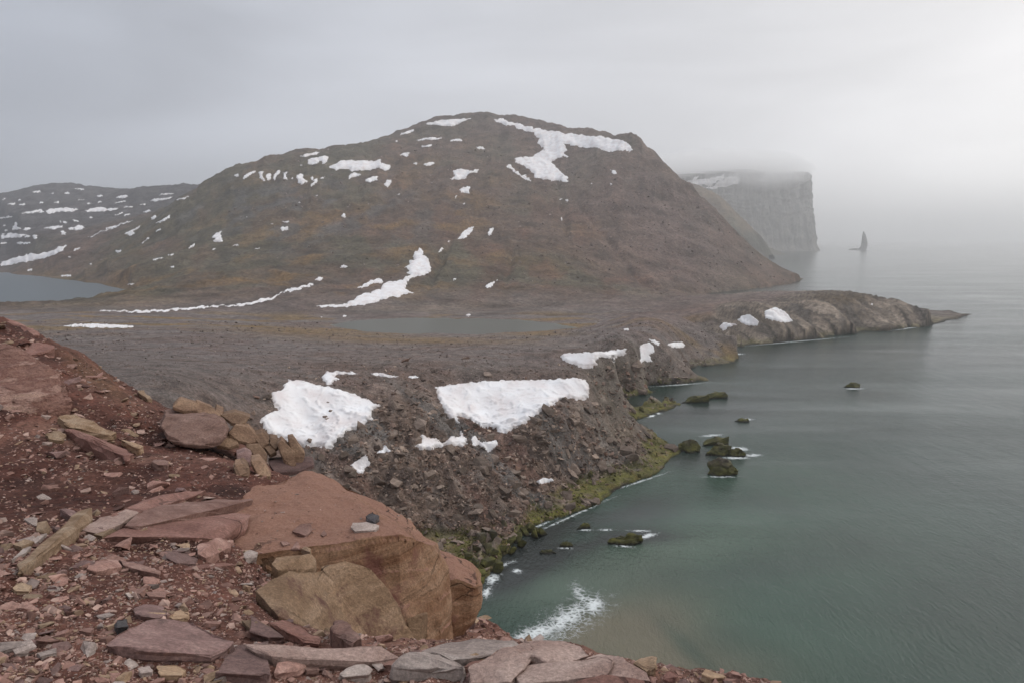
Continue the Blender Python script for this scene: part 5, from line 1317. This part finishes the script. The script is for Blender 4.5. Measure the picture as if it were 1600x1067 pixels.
SL = [('K', '540 905 600 850 640 830 800 780 950 785 1010 820 1000 840 1100 880 1190 900 1150 940 1080 975 900 975 820 945 700 915 600 925', 'broad purple slab in the lower left rubble, with a dark pebble on it', M_PURPLE, .045),
      ('K', '1195 905 1370 890 1370 1067 1100 1062 1150 990', 'broad pale purple slab at the bottom edge, right of the dark pebble slab', M_PURPLE, .045),
      ('K', '835 405 900 395 960 395 1010 440 1000 470 900 465 850 440', 'thin brown flake left of the hollow stone', M_PURPLE, .02),
      ('K', '1005 400 1030 370 1130 345 1195 360 1170 400 1120 440 1050 450 1015 430', 'pale stone with an orange hollow, in front of the layered ledge', M_PINK, .05),
      ('K', '445 500 460 470 530 450 600 455 620 490 540 500 490 515', 'pink flat stone, left one of a touching pair', M_PINK, .03),
      ('K', '610 455 650 470 740 490 820 510 815 530 740 525 640 490', 'long pale stone, right one of a touching pair', M_PINK, .03),
      ('K', '735 545 780 535 815 550 790 575 740 575', 'small orange rimmed stone below the touching pair', M_PINK, .025),
      ('K', '930 485 1050 465 1130 460 1240 462 1230 472 1000 492 940 497', 'thin red sliver lying under the hollow stone', M_RROCK, .015),
      ('K', '60 600 110 575 170 590 150 615 80 615', 'small tan stone near the left edge, below the long curved slab', M_TAN, .03),
      ('K', '685 710 740 690 830 690 860 735 800 760 720 750 690 740', 'dull purple stone above the broad purple slab', M_PURPLE, .03),
      ('K', '860 745 920 720 970 735 965 760 880 770', 'brown rounded stone right of the dull purple stone', M_TAN, .035),
      ('K', '640 620 710 600 720 630 660 645', 'small grey pink stone in the middle of the rubble', M_GREY, .02),
      ('K', '740 615 850 615 840 640 760 635', 'small pale flat stone right of the grey pink one', M_PINK, .02),
      ('K', '575 800 600 775 650 780 660 820 600 835', 'dark grey pebble sitting on the broad purple slab', M_DARK, .05),
      ('K', '800 1000 900 1000 950 1030 930 1060 820 1050', 'tan stone at the bottom edge below the broad purple slab', M_TAN, .03),
      ('K', '1235 770 1300 770 1370 800 1440 850 1370 860 1290 830', 'flat pale stone between the tan split block and broad slabs', M_TAN, .03),
      ('K', '710 1020 760 1000 780 1030 720 1040', 'small pointed pale stone near the bottom edge', M_GREY, .025),
      ('K', '100 500 240 330 400 220 470 205 480 250 400 280 280 370 200 440 160 480 105 550', 'long curved tan slab on the crest at the left', M_TAN, .06),
      ('K', '60 460 100 410 200 330 240 315 220 340 130 420', 'thin pale blade leaning left of the long curved slab', M_GREY, .03),
      ('K', '180 880 240 840 280 855 330 870 260 885', 'pale pink wedge in the rubble at the lower left', M_PINK, .03),
      ('K', '190 930 290 900 290 930 210 950', 'bluish grey flat stone at the lower left', M_GREY, .02),
      ('K', '0 880 150 875 140 900 0 925', 'long grey flat stone at the bottom left edge of the rubble', M_GREY, .025),
      ('K', '400 815 440 795 480 800 460 825', 'small pink stone left of the dark grey pebble', M_PINK, .02),
      ('K', '300 195 330 185 400 225 370 245 320 225', 'short reddish rod of stone above the long curved slab', M_PURPLE, .05),
      ('K', '640 290 700 225 770 200 900 165 1100 150 1280 145 1300 155 1200 190 1100 220 1000 245 930 240 800 265 700 300', 'wide layered pink ledge on top of the crest, left of the huge boulder', M_PINK, .05),
      ('K', '560 240 640 200 760 140 900 112 1050 102 1000 130 860 160 740 205 620 250', 'upper pink sheet of the layered ledge', M_RROCK, .05),
      ('K', '500 335 640 300 760 335 900 335 1000 350 1130 352 1260 300 1290 225 1200 215 1050 255 900 270 760 290 640 282', 'dark red slab under the layered pink ledge', M_RROCK, .045),
      ('K', '420 300 520 250 640 215 700 225 620 270 500 320', 'tan bed of rock below the left end of the layered ledge', M_LEDGE, .05),
      ('K', '650 325 740 268 795 238 735 302 680 328', 'white edged flake propped under the layered ledge', M_GREY, .035),
      ('K', '480 330 560 290 640 255 600 300 520 335', 'tan flake at the left end of the layered ledge', M_TAN, .035),
      ('L', '430 368 440 350 500 345 560 365 540 380 450 387', 'pale flat slab lying on top of the huge boulder', M_GREY, .035),
      ('L', '495 325 530 305 560 330 540 350 505 345', 'dark round pebble beside the pale slab on the huge boulder', M_DARK, .05),
      ('L', '165 385 200 350 250 345 255 380 225 405 190 400', 'oval pink stone lying on top of the huge boulder', M_PINK, .02),
      ('L', '160 465 185 425 195 435 180 460 200 468', 'small pale splinter in front of the oval pink stone', M_PINK, .02),
      ('L', '205 465 225 455 250 468 245 480', 'small pale stone on the rim above the squared tan block', M_TAN, .025),
      ('L', '110 430 140 425 155 440 125 448', 'small pink stone left of the splinters on the boulder', M_PINK, .02),
      ('L', '295 395 310 375 320 395 305 405', 'tiny pink stone right of the oval stone on the boulder', M_PINK, .015),
      ('L', '760 960 850 925 1000 910 1180 905 1200 940 1100 975 1000 985 960 1000 880 1010 820 985', 'large pale slab at the bottom of the huge boulder ledge', M_GREY, .05),
      ('L', '630 1075 700 1010 780 980 850 985 900 1030 960 1075', 'grey pointed rock at the bottom edge, under the large pale slab', M_GREY, .09),
      ('L', '380 1050 430 1020 490 1010 520 1040 510 1060 400 1062', 'grey rounded stone at the bottom edge, left of the pointed rock', M_GREY, .04),
      ('L', '930 1020 1000 990 1180 975 1210 985 1150 1020 1000 1035', 'reddish tongue of stone below the large pale slab', M_RROCK, .035),
      ('L', '940 975 1000 955 1060 965 1040 985 960 990', 'small orange flake lying on the large pale slab', M_TAN, .03),
      ('L', '660 955 720 935 800 930 780 960 680 980', 'brown flat stone left of the large pale slab', M_PURPLE, .03),
      ('L', '350 900 370 850 410 870 480 945 430 952', 'upright pink stone under the tan split block', M_PINK, .1),
      ('L', '70 830 120 815 200 830 300 890 290 915 220 910 140 870', 'dull red tilted slab left of the upright pink stone', M_RROCK, .05),
      ('L', '-20 800 60 840 130 890 60 892 -20 870', 'brown tilted slab overlapping the dull red slab', M_PURPLE, .05),
      ('L', '0 935 200 940 400 950 550 950 620 980 500 1000 300 1010 100 985', 'long pink brown ledge stretched along the bottom', M_LEDGE, .05),
      ('L', '620 985 680 970 720 975 700 1000 630 1010 580 1010', 'pink stone between the long ledge and pointed rock', M_PINK, .035),
      ('L', '100 1010 200 990 230 1010 190 1040 80 1050', 'pink flat stone under the long ledge at the bottom', M_PINK, .035),
      ('L', '220 1010 280 1005 290 1030 230 1035', 'small pink stone right of the pink flat stone at the bottom', M_PINK, .03),
      ('M', '-150 640 -140 560 -20 500 90 430 140 400 180 470 120 560 60 640', 'pale cracked slab on the bottom ledge, right of the grey pointed rock', M_LEDGE, .07),
      ('M', '180 480 150 400 330 392 425 432 470 480 380 520 260 530', 'pink slab forming the upper rim of the bottom ledge over the water', M_LEDGE, .06),
      ('M', '100 570 200 540 390 525 520 500 600 520 560 580 380 610 150 640', 'wide pink slab in the middle of the bottom ledge', M_LEDGE, .06),
      ('M', '480 490 560 475 660 500 780 560 800 600 620 590 600 530', 'long narrow pink slab along the sloping rim of the bottom ledge', M_LEDGE, .05),
      ('M', '380 640 560 595 780 610 800 680 380 680', 'brown pink slab at the very bottom of the ledge', M_RROCK, .05),
      ('M', '150 510 190 490 260 490 270 515 220 535 170 530', 'oval pink plate on the bottom ledge', M_PINK, .02),
      ('M', '735 515 790 495 845 495 848 555 800 555', 'orange stone perched on the edge of the bottom ledge', M_TAN, .05),
      ('M', '1100 570 1120 545 1180 555 1220 575 1150 585', 'tan stone on the bottom ledge, right of the perched orange one', M_TAN, .035),
      ('M', '1230 570 1270 540 1300 560 1310 580', 'pink stone at the right end of the bottom ledge', M_PINK, .04),
      ('M', '890 560 920 540 970 560 960 580 900 578', 'red brown stone between the orange and tan ledge stones', M_RROCK, .03),
      ('M', '530 500 600 480 660 490 680 505 600 515', 'thin reddish plate near the edge of the bottom ledge', M_RROCK, .018),
      ('N', '900 950 940 930 1000 945 1000 970 940 970', 'pale pink stone lying on the dark red slope', M_PINK, .1),
      ('N', '430 675 470 680 550 715 530 725 450 700', 'pale thin flake under the layered boulder', M_TAN, .1),
      ('N', '340 690 430 680 560 730 690 780 660 800 560 770 430 760', 'tan ledge below the layered boulder', M_TAN, .16),
      ('N', '390 760 520 790 700 860 800 920 760 945 650 900 480 830', 'pink ledge stepping down the dark red slope', M_RROCK, .16),
      ('N', '720 810 800 830 860 860 830 880 760 850', 'olive tan stone at the end of the pink ledge', M_TAN, .12),
      ('N', '280 770 340 760 400 790 370 815 290 805', 'grey tan flat stone left of the pink ledge', M_TAN, .1),
      ('N', '820 530 850 520 905 565 880 570', 'pale stone on the crest line above the dark red slope', M_TAN, .14)]
for i, (cp, t, lb, mt, th) in enumerate(SL):
    slab('flat_stone', tr(cp, t), lb, mt, th, 100 + i, cuts=3 if i in (0, 1, 17, 24, 25, 35, 36, 44) else (4 if th == .07 else 2))


# ------------------------------------------------------------------ loose stones and scree
def proto(kind, seed):
    rs = np.random.default_rng(seed)
    n = 11
    p = rs.normal(size=(n, 3)); p /= np.linalg.norm(p, axis=1)[:, None]
    sh = {'flat': (0.5, 0.36, 0.1), 'block': (0.5, 0.4, 0.3), 'long': (0.55, 0.2, 0.12)}[kind]
    p = np.sign(p) * np.abs(p) ** 0.6 * np.array(sh)
    bm = bmesh.new()
    for q in p:
        bm.verts.new(q)
    res = bmesh.ops.convex_hull(bm, input=bm.verts[:])
    bad = [g for g in set(res['geom_interior'] + res['geom_unused']) if isinstance(g, bmesh.types.BMVert) and g.is_valid]
    bmesh.ops.delete(bm, geom=bad, context='VERTS')
    bmesh.ops.triangulate(bm, faces=bm.faces[:])
    bm.verts.ensure_lookup_table(); bm.verts.index_update()
    V = np.array([v.co[:] for v in bm.verts]); Fc = np.array([[v.index for v in f.verts] for f in bm.faces])
    bm.free()
    return V, Fc


PR = [proto('flat', s) for s in range(1, 7)] + [proto('long', s) for s in range(11, 14)] + [proto('block', s) for s in range(21, 26)]


def rot_mats(n, tilt):
    a = rng.uniform(0, 2 * np.pi, n); tx = rng.normal(0, tilt, n); ty = rng.normal(0, tilt, n)
    ca, sa = np.cos(a), np.sin(a)
    Rz = np.zeros((n, 3, 3)); Rz[:, 0, 0] = ca; Rz[:, 0, 1] = -sa; Rz[:, 1, 0] = sa; Rz[:, 1, 1] = ca; Rz[:, 2, 2] = 1
    Rx = np.zeros((n, 3, 3)); Rx[:, 0, 0] = 1; Rx[:, 1, 1] = np.cos(tx); Rx[:, 1, 2] = -np.sin(tx); Rx[:, 2, 1] = np.sin(tx); Rx[:, 2, 2] = np.cos(tx)
    Ry = np.zeros((n, 3, 3)); Ry[:, 1, 1] = 1; Ry[:, 0, 0] = np.cos(ty); Ry[:, 0, 2] = np.sin(ty); Ry[:, 2, 0] = -np.sin(ty); Ry[:, 2, 2] = np.cos(ty)
    return Rx @ Ry @ Rz


def joined(name, pos, size, which, tilt, col, mat):
    Vs, Fs, Cs = [], [], []; off = 0
    Rm = rot_mats(len(pos), tilt)
    for k in range(len(PR)):
        i = np.where(which == k)[0]
        if not len(i):
            continue
        V, Fc = PR[k]
        v = np.einsum('nij,vj->nvi', Rm[i], V) * size[i, None, None] + pos[i, None]
        Vs.append(v.reshape(-1, 3)); Fs.append((Fc[None] + (np.arange(len(i)) * len(V))[:, None, None] + off).reshape(-1, 3))
        Cs.append(np.repeat(col[i], len(V), 0)); off += len(i) * len(V)
    me = make_mesh(name, np.concatenate(Vs), np.concatenate(Fs), np.concatenate(Cs), smooth=False)
    return link(name, me, mat, kind='stuff')


PAL = np.array([(0.3, 0.18, 0.145), (0.22, 0.125, 0.1), (0.37, 0.25, 0.205), (0.28, 0.19, 0.13), (0.14, 0.075, 0.06), (0.22, 0.17, 0.15), (0.36, 0.27, 0.23), (0.1, 0.052, 0.042)])
# chips over the red ground: range log-uniform so that their size in view stays even
N = 140000
cx = rng.uniform(-40, 1230, N); cy = rng.uniform(505, 1085, N)
az_, r_, z_ = near.hit(cx, cy)
dens = 0.35 + 0.65 * sstep(-0.2, 0.4, fbm(cx / 60, cy / 30, 3, 501))
dens = dens * (0.35 + 0.65 * sstep(800, 850, cy)) 
dens = np.where(r_ > 28, 0, dens) * (1 - 0.93 * blob(cx, cy, 480, 810, 170, 55)) * (1 - 0.7 * blob(cx, cy, 90, 775, 180, 20))
ok = np.isfinite(r_) & (rng.uniform(0, 1, N) < dens)
cx, cy, az_, r_, z_ = cx[ok], cy[ok], az_[ok], r_[ok], z_[ok]
spx = np.clip(2.2 * rng.pareto(2.0, len(cx)) + 2.2, 2.2, 27)                   # size as seen, in photo pixels
size = spx * r_ / F * 1.15
pos = np.stack([r_ * np.sin(az_), r_ * np.cos(az_), z_ + size * 0.03], -1)
which = rng.choice(len(PR), len(cx), p=np.array([.105] * 6 + [.06] * 3 + [.038] * 5) / np.sum([.105] * 6 + [.06] * 3 + [.038] * 5))
colr = PAL[rng.choice(len(PAL), len(cx), p=[.24, .2, .14, .12, .12, .07, .05, .06])] * rng.uniform(0.75, 1.2, (len(cx), 1))
order = np.argsort(-spx)
NI = 280
top = np.zeros(len(cx), bool)
big = order[:NI]; rest = order[NI:]
EX, ES = [], []
for _ in range(420):
    q, nq = near_hit(rng.uniform(300, 690), rng.uniform(750, 900))
    if q is not None and nq.z > 0.75 and rng.uniform() < 0.3 + 0.7 * (fbm(np.array([q.x * 2.5]), np.array([q.y * 2.5]), 3, 77)[0] > 0):
        EX.append(q[:]); ES.append(float(np.clip(1.6 * rng.pareto(2.2) + 2.0, 2, 9)) * q.xy.length / F)
EX = np.array(EX); ES = np.array(ES)
joined('pebbles', EX + np.array((0, 0, 0.004)), ES, rng.integers(0, 9, len(EX)), 0.2, PAL[rng.choice(len(PAL), len(EX))], M_CHIP)
joined('rubble', pos[rest], size[rest], which[rest], 0.28, colr[rest], M_CHIP)
PM = []
for V, Fc in PR:
    PM.append([make_mesh('stone', V, Fc, smooth=False) for _ in range(4)])
SM = [(M_PINK, 'pinkish'), (M_TAN, 'tan'), (M_PURPLE, 'purplish'), (M_GREY, 'greyish')]
for pl_ in PM:
    for me, (mt, _) in zip(pl_, SM):
        me.materials.append(mt)
Rm = rot_mats(NI, 0.25)
sh_names = ['flat'] * 6 + ['long'] * 3 + ['blocky'] * 5
for q, i in enumerate(big):
    mi = int(rng.choice(4, p=[.42, .25, .21, .12]))
    x, y = cx[i], cy[i]
    zone = near_mark(NEAR_MARKS, x, y)
    o = bpy.data.objects.new('stone', PM[which[i]][mi])
    COL.objects.link(o)
    o.matrix_world = Matrix.Translation(Vector(pos[i])) @ Matrix(Rm[q].tolist()).to_4x4() @ Matrix.Diagonal((size[i], size[i], size[i], 1))
    o['label'] = '%s %s %s stone by the %s' % ('larger' if spx[i] > 21 else 'small', sh_names[which[i]], SM[mi][1], zone)
    o['category'] = 'stone'
    o['group'] = 'loose stones on the red ground'

# scree on the slope over the bay
PAL2 = np.array([(0.13, 0.096, 0.08), (0.05, 0.038, 0.032), (0.24, 0.2, 0.17), (0.16, 0.125, 0.104), (0.095, 0.07, 0.058), (0.2, 0.165, 0.14), (0.075, 0.06, 0.053), (0.13, 0.088, 0.07)])
N = 26000
cx = rng.uniform(380, 1080, N); cy = rng.uniform(560, 910, N)
az_, r_, z_ = land.hit(cx, cy)
dens = np.clip(blob(cx, cy, 620, 720, 200, 110) + blob(cx, cy, 880, 730, 170, 80, -20) + blob(cx, cy, 740, 840, 110, 70) + 0.5 * blob(cx, cy, 1000, 590, 90, 40), 0, 1) * (0.45 + 0.55 * sstep(-0.3, 0.4, fbm(cx / 40, cy / 25, 3, 601)))
insn = np.zeros(len(cx), bool)
for pl, lb, gp in SNOW:
    P = np.array(pl)
    if P[:, 1].max() > 560:
        insn |= inside_poly(cx, cy, P) > -1
ok = np.isfinite(r_) & (rng.uniform(0, 1, N) < dens) & ~insn & (z_ > 0.3)
cx, cy, az_, r_, z_ = cx[ok], cy[ok], az_[ok], r_[ok], z_[ok]
spx = np.clip(2.4 * rng.pareto(2.1, len(cx)) + 2.4, 2.4, 24)
size = spx * r_ / F * 1.1
pos = np.stack([r_ * np.sin(az_), r_ * np.cos(az_), z_ + size * 0.05], -1)
which = rng.choice(len(PR), len(cx), p=np.array([.07] * 6 + [.06] * 3 + [.08] * 5) / np.sum([.07] * 6 + [.06] * 3 + [.08] * 5))
colr = np.array((1.5, 1.37, 1.28)) * PAL2[rng.integers(0, len(PAL2), len(cx))] * rng.uniform(0.75, 1.2, (len(cx), 1))
gr = (z_ < 2.0) & (rng.uniform(0, 1, len(cx)) < 0.7)
colr[gr] = np.array((0.072, 0.066, 0.02)) * rng.uniform(0.6, 1.4, (gr.sum(), 1))
order = np.argsort(-spx)
NI = 220
big = order[:NI]; rest = order[NI:]
joined('scree', pos[rest], size[rest], which[rest], 0.5, colr[rest], M_CHIP)
SPM = [make_mesh('scree_block', V, Fc, smooth=False) for V, Fc in PR]
for me in SPM:
    me.materials.append(M_SCREE)
Rm = rot_mats(NI, 0.5)
for q, i in enumerate(big):
    o = bpy.data.objects.new('scree_block', SPM[which[i]])
    COL.objects.link(o)
    o.matrix_world = Matrix.Translation(Vector(pos[i])) @ Matrix(Rm[q].tolist()).to_4x4() @ Matrix.Diagonal((size[i], size[i], size[i], 1))
    zone = near_mark(FAR_MARKS, cx[i], cy[i])
    o['label'] = '%s %s brown rock near the %s' % ('larger' if spx[i] > 13 else 'small', sh_names[which[i]], zone)
    o['category'] = 'rock'
    o['group'] = 'rocks on the rubble slope'

# loose rock over the hill flank and gravel on the terrace, far too many and too small to pick apart
def far_scatter(name, n, x0, x1, y0, y1, wfun, pal, smax, seed):
    cx = rng.uniform(x0, x1, n); cy = rng.uniform(y0, y1, n)
    az_, r_, z_ = land.hit(cx, cy)
    ok = np.isfinite(r_) & (rng.uniform(0, 1, n) < wfun(cx, cy)) & (z_ > 0.6)
    for pl, lb, gp in SNOW:
        P = np.array(pl)
        bb = ok & (cx > P[:, 0].min() - 2) & (cx < P[:, 0].max() + 2) & (cy > P[:, 1].min() - 2) & (cy < P[:, 1].max() + 2)
        if bb.any():
            i = np.where(bb)[0]
            ok[i[inside_poly(cx[i], cy[i], P) > -1.5]] = False
    for pl, zz in ((LAKE, ZL), (LAGOON, ZL)):
        ok &= inside_poly(cx, cy, np.array(pl, float)) < -1.5
    cx, cy, az_, r_, z_ = cx[ok], cy[ok], az_[ok], r_[ok], z_[ok]
    spx = np.clip(1.1 * rng.pareto(2.6, len(cx)) + 1.3, 1.3, smax)
    size = spx * r_ / F * 1.1
    pos = np.stack([r_ * np.sin(az_), r_ * np.cos(az_), z_ + size * 0.08], -1)
    joined(name, pos, size, rng.integers(0, len(PR), len(cx)), 0.5, pal[rng.integers(0, len(pal), len(cx))] * rng.uniform(0.8, 1.2, (len(cx), 1)), M_CHIP)


PAL3 = np.array([(0.2, 0.155, 0.135), (0.27, 0.215, 0.19), (0.16, 0.12, 0.104), (0.13, 0.1, 0.088), (0.22, 0.17, 0.15)])
far_scatter('hill_scree', 15000, 330, 1230, 195, 460, lambda x, y: np.clip(0.9 * blob(x, y, 1060, 370, 140, 100, 30) + 0.35 * blob(x, y, 700, 300, 330, 110) + 0.3 * blob(x, y, 880, 400, 180, 70), 0, 1), PAL3, 5.0, 1)
far_scatter('gravel', 15000, 60, 1130, 503, 604, lambda x, y: 0.25 + 0.75 * sstep(-0.2, 0.5, fbm(x / 70, y / 9, 3, 702)), PAL3[:4] * 0.95, 4.5, 2)

# stones showing through the snow of the left gully
for k, (x, y) in enumerate([(514, 631), (517, 644), (508, 653), (511, 657), (516, 662), (483, 677), (484, 690), (490, 702), (714, 618), (720, 622), (706, 640)]):
    az, r, z = land.hit(np.array([x]), np.array([y]))
    o = bpy.data.objects.new('scree_block', SPM[9 + k % 5])
    COL.objects.link(o)
    o.location = (r[0] * math.sin(az[0]), r[0] * math.cos(az[0]), z[0] + 0.35)
    o.scale = (1.3, 1.1, 1.1) if k not in (5, 6) else (1.8, 1.6, 1.6)
    o.rotation_euler = (0.3, 0.2, k * 1.3)
    o['label'] = 'dark stone poking out of the left gully snowfield' if k < 8 else 'dark stone poking out of the right gully snowfield'
    o['category'] = 'rock'
    o['group'] = 'stones in the snow'

# green boulders along the waterline
shore_pts = [(750, 900), (762, 884), (770, 872), (783, 862), (795, 850), (808, 842), (820, 832), (833, 828), (845, 832), (815, 852), (800, 862), (777, 890), (760, 872), (790, 838), (835, 836), (742, 890), (732, 880), (752, 858), (772, 852), (745, 872)]
for k, (x, y) in enumerate(shore_pts):
    az, e = pix(x, y); r = (0.3 - CAMZ) / float(e)
    o = bpy.data.objects.new('shore_boulder', SPM[9 + k % 5])
    o.data = SPM[9 + k % 5].copy(); o.data.materials.clear(); o.data.materials.append(M_SEAROCK)
    COL.objects.link(o)
    s = 2.0 + 1.6 * ((k * 37) % 10) / 10
    zz = max(0.2, float(land.height(az, r)))
    o.location = (r * math.sin(az), r * math.cos(az), zz + 0.2)
    o.scale = (s * 1.2, s, s * 0.9); o.rotation_euler = (0.2, 0.1 * k, k * 0.9)
    o['label'] = 'weed covered boulder at the waterline behind the orange rock'; o['category'] = 'boulder'; o['group'] = 'weedy boulders at the waterline'

# foam: thin lacy sheets lying on the water, thick where the waves break
FB = [(838, 988, 34, 9, -14, 1.0), (885, 966, 46, 15, -32, 0.8), (880, 975, 70, 26, -28, 0.42), (928, 945, 15, 14, -60, 0.95), (908, 928, 22, 9, 50, 0.6), (865, 978, 50, 16, -30, 0.5), (925, 1032, 40, 3, 6, 0.7),
      (770, 905, 10, 7, -40, 1.0), (760, 926, 8, 6, -50, 1.0), (748, 938, 6, 4, -30, 0.8), (808, 892, 7, 3, 0, 0.9), (790, 882, 14, 3, -25, 0.55), (1012, 837, 12, 3, -12, 1.1), (1000, 829, 14, 1.6, 0, 0.9), (975, 853, 14, 1.6, 5, 0.8),
      (948, 827, 12, 1.4, 0, 0.8), (1155, 701, 13, 2.6, 5, 1.1), (1150, 715, 20, 2, 0, 0.9), (1175, 711, 14, 2, 0, 0.8), (1128, 745, 22, 1.6, 0, 0.7), (1112, 680, 16, 1.6, -5, 0.8), (1335, 607, 14, 1.2, 0, 0.9), (1168, 655, 9, 1.3, 0, 0.9),
      (1152, 553, 10, 1, 2, 0.9), (1018, 650, 5, 1.6, -10, 1.1), (1029, 646, 4, 1.4, 0, 1.0), (884, 856, 12, 1.5, 0, 0.8), (915, 827, 12, 1.2, 0, 0.7), (1420, 513, 26, 0.8, -8, 0.7), (1240, 534, 80, 0.8, -5, 0.6), (1060, 601, 40, 1.0, -4, 0.6),
      (900, 803, 60, 1.6, -24, 0.6), (1000, 752, 40, 1.4, -18, 0.6), (840, 822, 30, 1.8, -22, 0.6)]
gx, gy = np.meshgrid(np.arange(735, 1520, 1.5), np.concatenate([np.arange(505, 760, 0.8), np.arange(760, 1045, 1.6)]))
den = np.zeros(gx.shape)
for b_ in FB:
    den = np.maximum(den, b_[5] * blob(gx, gy, *b_[:5]))
az_, e_ = pix(gx, gy); rf = -CAMZ / e_
fx, fy = rf * np.sin(az_), rf * np.cos(az_)
zf = 0.10 * fbm(fx / 30, fy / 12, 3, 201) + 0.06
kf = den > 0.05
kk = kf[:-1, :-1] | kf[1:, 1:] | kf[1:, :-1] | kf[:-1, 1:]
v_, f_, c_ = compact(np.stack([fx, fy, zf], -1).reshape(-1, 3), grid_faces(*gx.shape, kk)[:, ::-1], np.repeat(den[..., None], 3, -1).reshape(-1, 3))
_n, _l = M_FOAM.node_tree.nodes, M_FOAM.node_tree.links
_at = nd(_n, _l, 'ShaderNodeAttribute', attribute_name='Col')
_ge = _n.new('ShaderNodeNewGeometry')
_nw = nd(_n, _l, 'ShaderNodeTexNoise', {'Vector': _ge.outputs['Position'], 'Scale': 0.8, 'Detail': 4.0})
_vw = nd(_n, _l, 'ShaderNodeVectorMath', {0: _nw.outputs['Color'], 1: (1.6, 1.6, 0.0)}, operation='MULTIPLY')
_va = nd(_n, _l, 'ShaderNodeVectorMath', {0: _ge.outputs['Position'], 1: _vw.outputs[0]}, operation='ADD')
_vo = nd(_n, _l, 'ShaderNodeTexVoronoi', {'Vector': _va.outputs[0], 'Scale': 1.1}, feature='DISTANCE_TO_EDGE')
_n3 = nd(_n, _l, 'ShaderNodeTexNoise', {'Vector': _ge.outputs['Position'], 'Scale': 0.55, 'Detail': 7.0, 'Roughness': 0.7})
_a1 = nd(_n, _l, 'ShaderNodeMath', {0: _vo.outputs['Distance'], 1: 1.3, 2: _n3.outputs['Fac']}, operation='MULTIPLY_ADD')
_a2 = nd(_n, _l, 'ShaderNodeMath', {0: _at.outputs['Fac'], 1: 0.9}, operation='MULTIPLY')
_a3 = nd(_n, _l, 'ShaderNodeMath', {0: _a2.outputs[0], 1: _a1.outputs[0]}, operation='SUBTRACT')
_al = nd(_n, _l, 'ShaderNodeMapRange', {'Value': _a3.outputs[0], 'From Min': -0.5, 'From Max': 0.16, 'To Min': 0.0, 'To Max': 0.85})
_l.new(_al.outputs[0], M_FOAM.node_tree.nodes['Principled BSDF'].inputs['Alpha'])
link('foam', make_mesh('foam', v_, f_, c_), M_FOAM, kind='stuff')

# cloud hugging the top of the far cliff
bm = bmesh.new()
bmesh.ops.create_icosphere(bm, subdivisions=3, radius=1.0)
for v in bm.verts:
    v.co *= 1 + 0.12 * mnoise.noise(v.co * 1.7)
mb = bpy.data.meshes.new('mist'); bm.to_mesh(mb); bm.free()
M_MIST = bpy.data.materials.new('cliff_mist')
M_MIST.use_nodes = True
n_, l_ = M_MIST.node_tree.nodes, M_MIST.node_tree.links
n_.clear()
mo = n_.new('ShaderNodeOutputMaterial')
mv = n_.new('ShaderNodeVolumePrincipled')
mv.inputs['Color'].default_value = (1.0, 1.0, 1.0, 1)
mv.inputs['Anisotropy'].default_value = 0.5
tcm = n_.new('ShaderNodeTexCoord')
ln = nd(n_, l_, 'ShaderNodeVectorMath', {0: tcm.outputs['Object']}, operation='LENGTH')
fr = nd(n_, l_, 'ShaderNodeMapRange', {'Value': ln.outputs['Value'], 'From Min': 0.35, 'From Max': 0.98, 'To Min': 1.0, 'To Max': 0.0})
nn_ = nd(n_, l_, 'ShaderNodeTexNoise', {'Vector': tcm.outputs['Object'], 'Scale': 2.4, 'Detail': 3.0})
nr_ = nd(n_, l_, 'ShaderNodeMapRange', {'Value': nn_.outputs['Fac'], 'From Min': 0.3, 'From Max': 0.7, 'To Min': 0.35, 'To Max': 1.25})
dm = nd(n_, l_, 'ShaderNodeMath', {0: fr.outputs[0], 1: nr_.outputs[0]}, operation='MULTIPLY')
dd = nd(n_, l_, 'ShaderNodeMath', {0: dm.outputs[0], 1: 0.016}, operation='MULTIPLY')
l_.new(dd.outputs[0], mv.inputs['Density'])
l_.new(mv.outputs[0], mo.inputs['Volume'])
o = link('mist', mb, M_MIST, kind='stuff')
o.location = (4080 * math.sin(math.radians(15.2)), 4020 * math.cos(math.radians(15.2)), 392)
o.scale = (500, 560, 125)
o.rotation_euler = (0, 0, math.radians(-14))

# ------------------------------------------------------------------ sea mist
hm = bpy.data.meshes.new('haze')
bm = bmesh.new()
bmesh.ops.create_cube(bm, size=1.0)
bmesh.ops.scale(bm, vec=(64000, 36000, 560), verts=bm.verts)
bmesh.ops.translate(bm, vec=(0, 16500, 268), verts=bm.verts)
bm.to_mesh(hm); bm.free()
M_HAZE = bpy.data.materials.new('sea_mist')
M_HAZE.use_nodes = True
hn, hl = M_HAZE.node_tree.nodes, M_HAZE.node_tree.links
hn.clear()
ho = hn.new('ShaderNodeOutputMaterial')
hv = hn.new('ShaderNodeVolumePrincipled')
hv.inputs['Color'].default_value = (0.985, 0.99, 1.0, 1)
hv.inputs['Density'].default_value = HAZE_DENSITY
hv.inputs['Anisotropy'].default_value = 0.6
hl.new(hv.outputs[0], ho.inputs['Volume'])
link('haze', hm, M_HAZE, kind='stuff')

# things that would share a label are told apart by their order across the picture
ORD = ['first', 'second', 'third', 'fourth', 'fifth', 'sixth', 'seventh', 'eighth', 'ninth', 'tenth', 'eleventh', 'twelfth', 'thirteenth', 'fourteenth', 'fifteenth',
       'sixteenth', 'seventeenth', 'eighteenth', 'nineteenth', 'twentieth']
bylab = {}
for o in S.objects:
    if o.get('label') and o.parent is None:
        bylab.setdefault(o['label'], []).append(o)
for lb, os_ in bylab.items():
    if 1 < len(os_) <= 20:
        os_.sort(key=lambda o: project(*o.matrix_basis.translation)[0])
        for k, o in enumerate(os_):
            o['label'] = '%s, %s from left' % (lb, ORD[k])
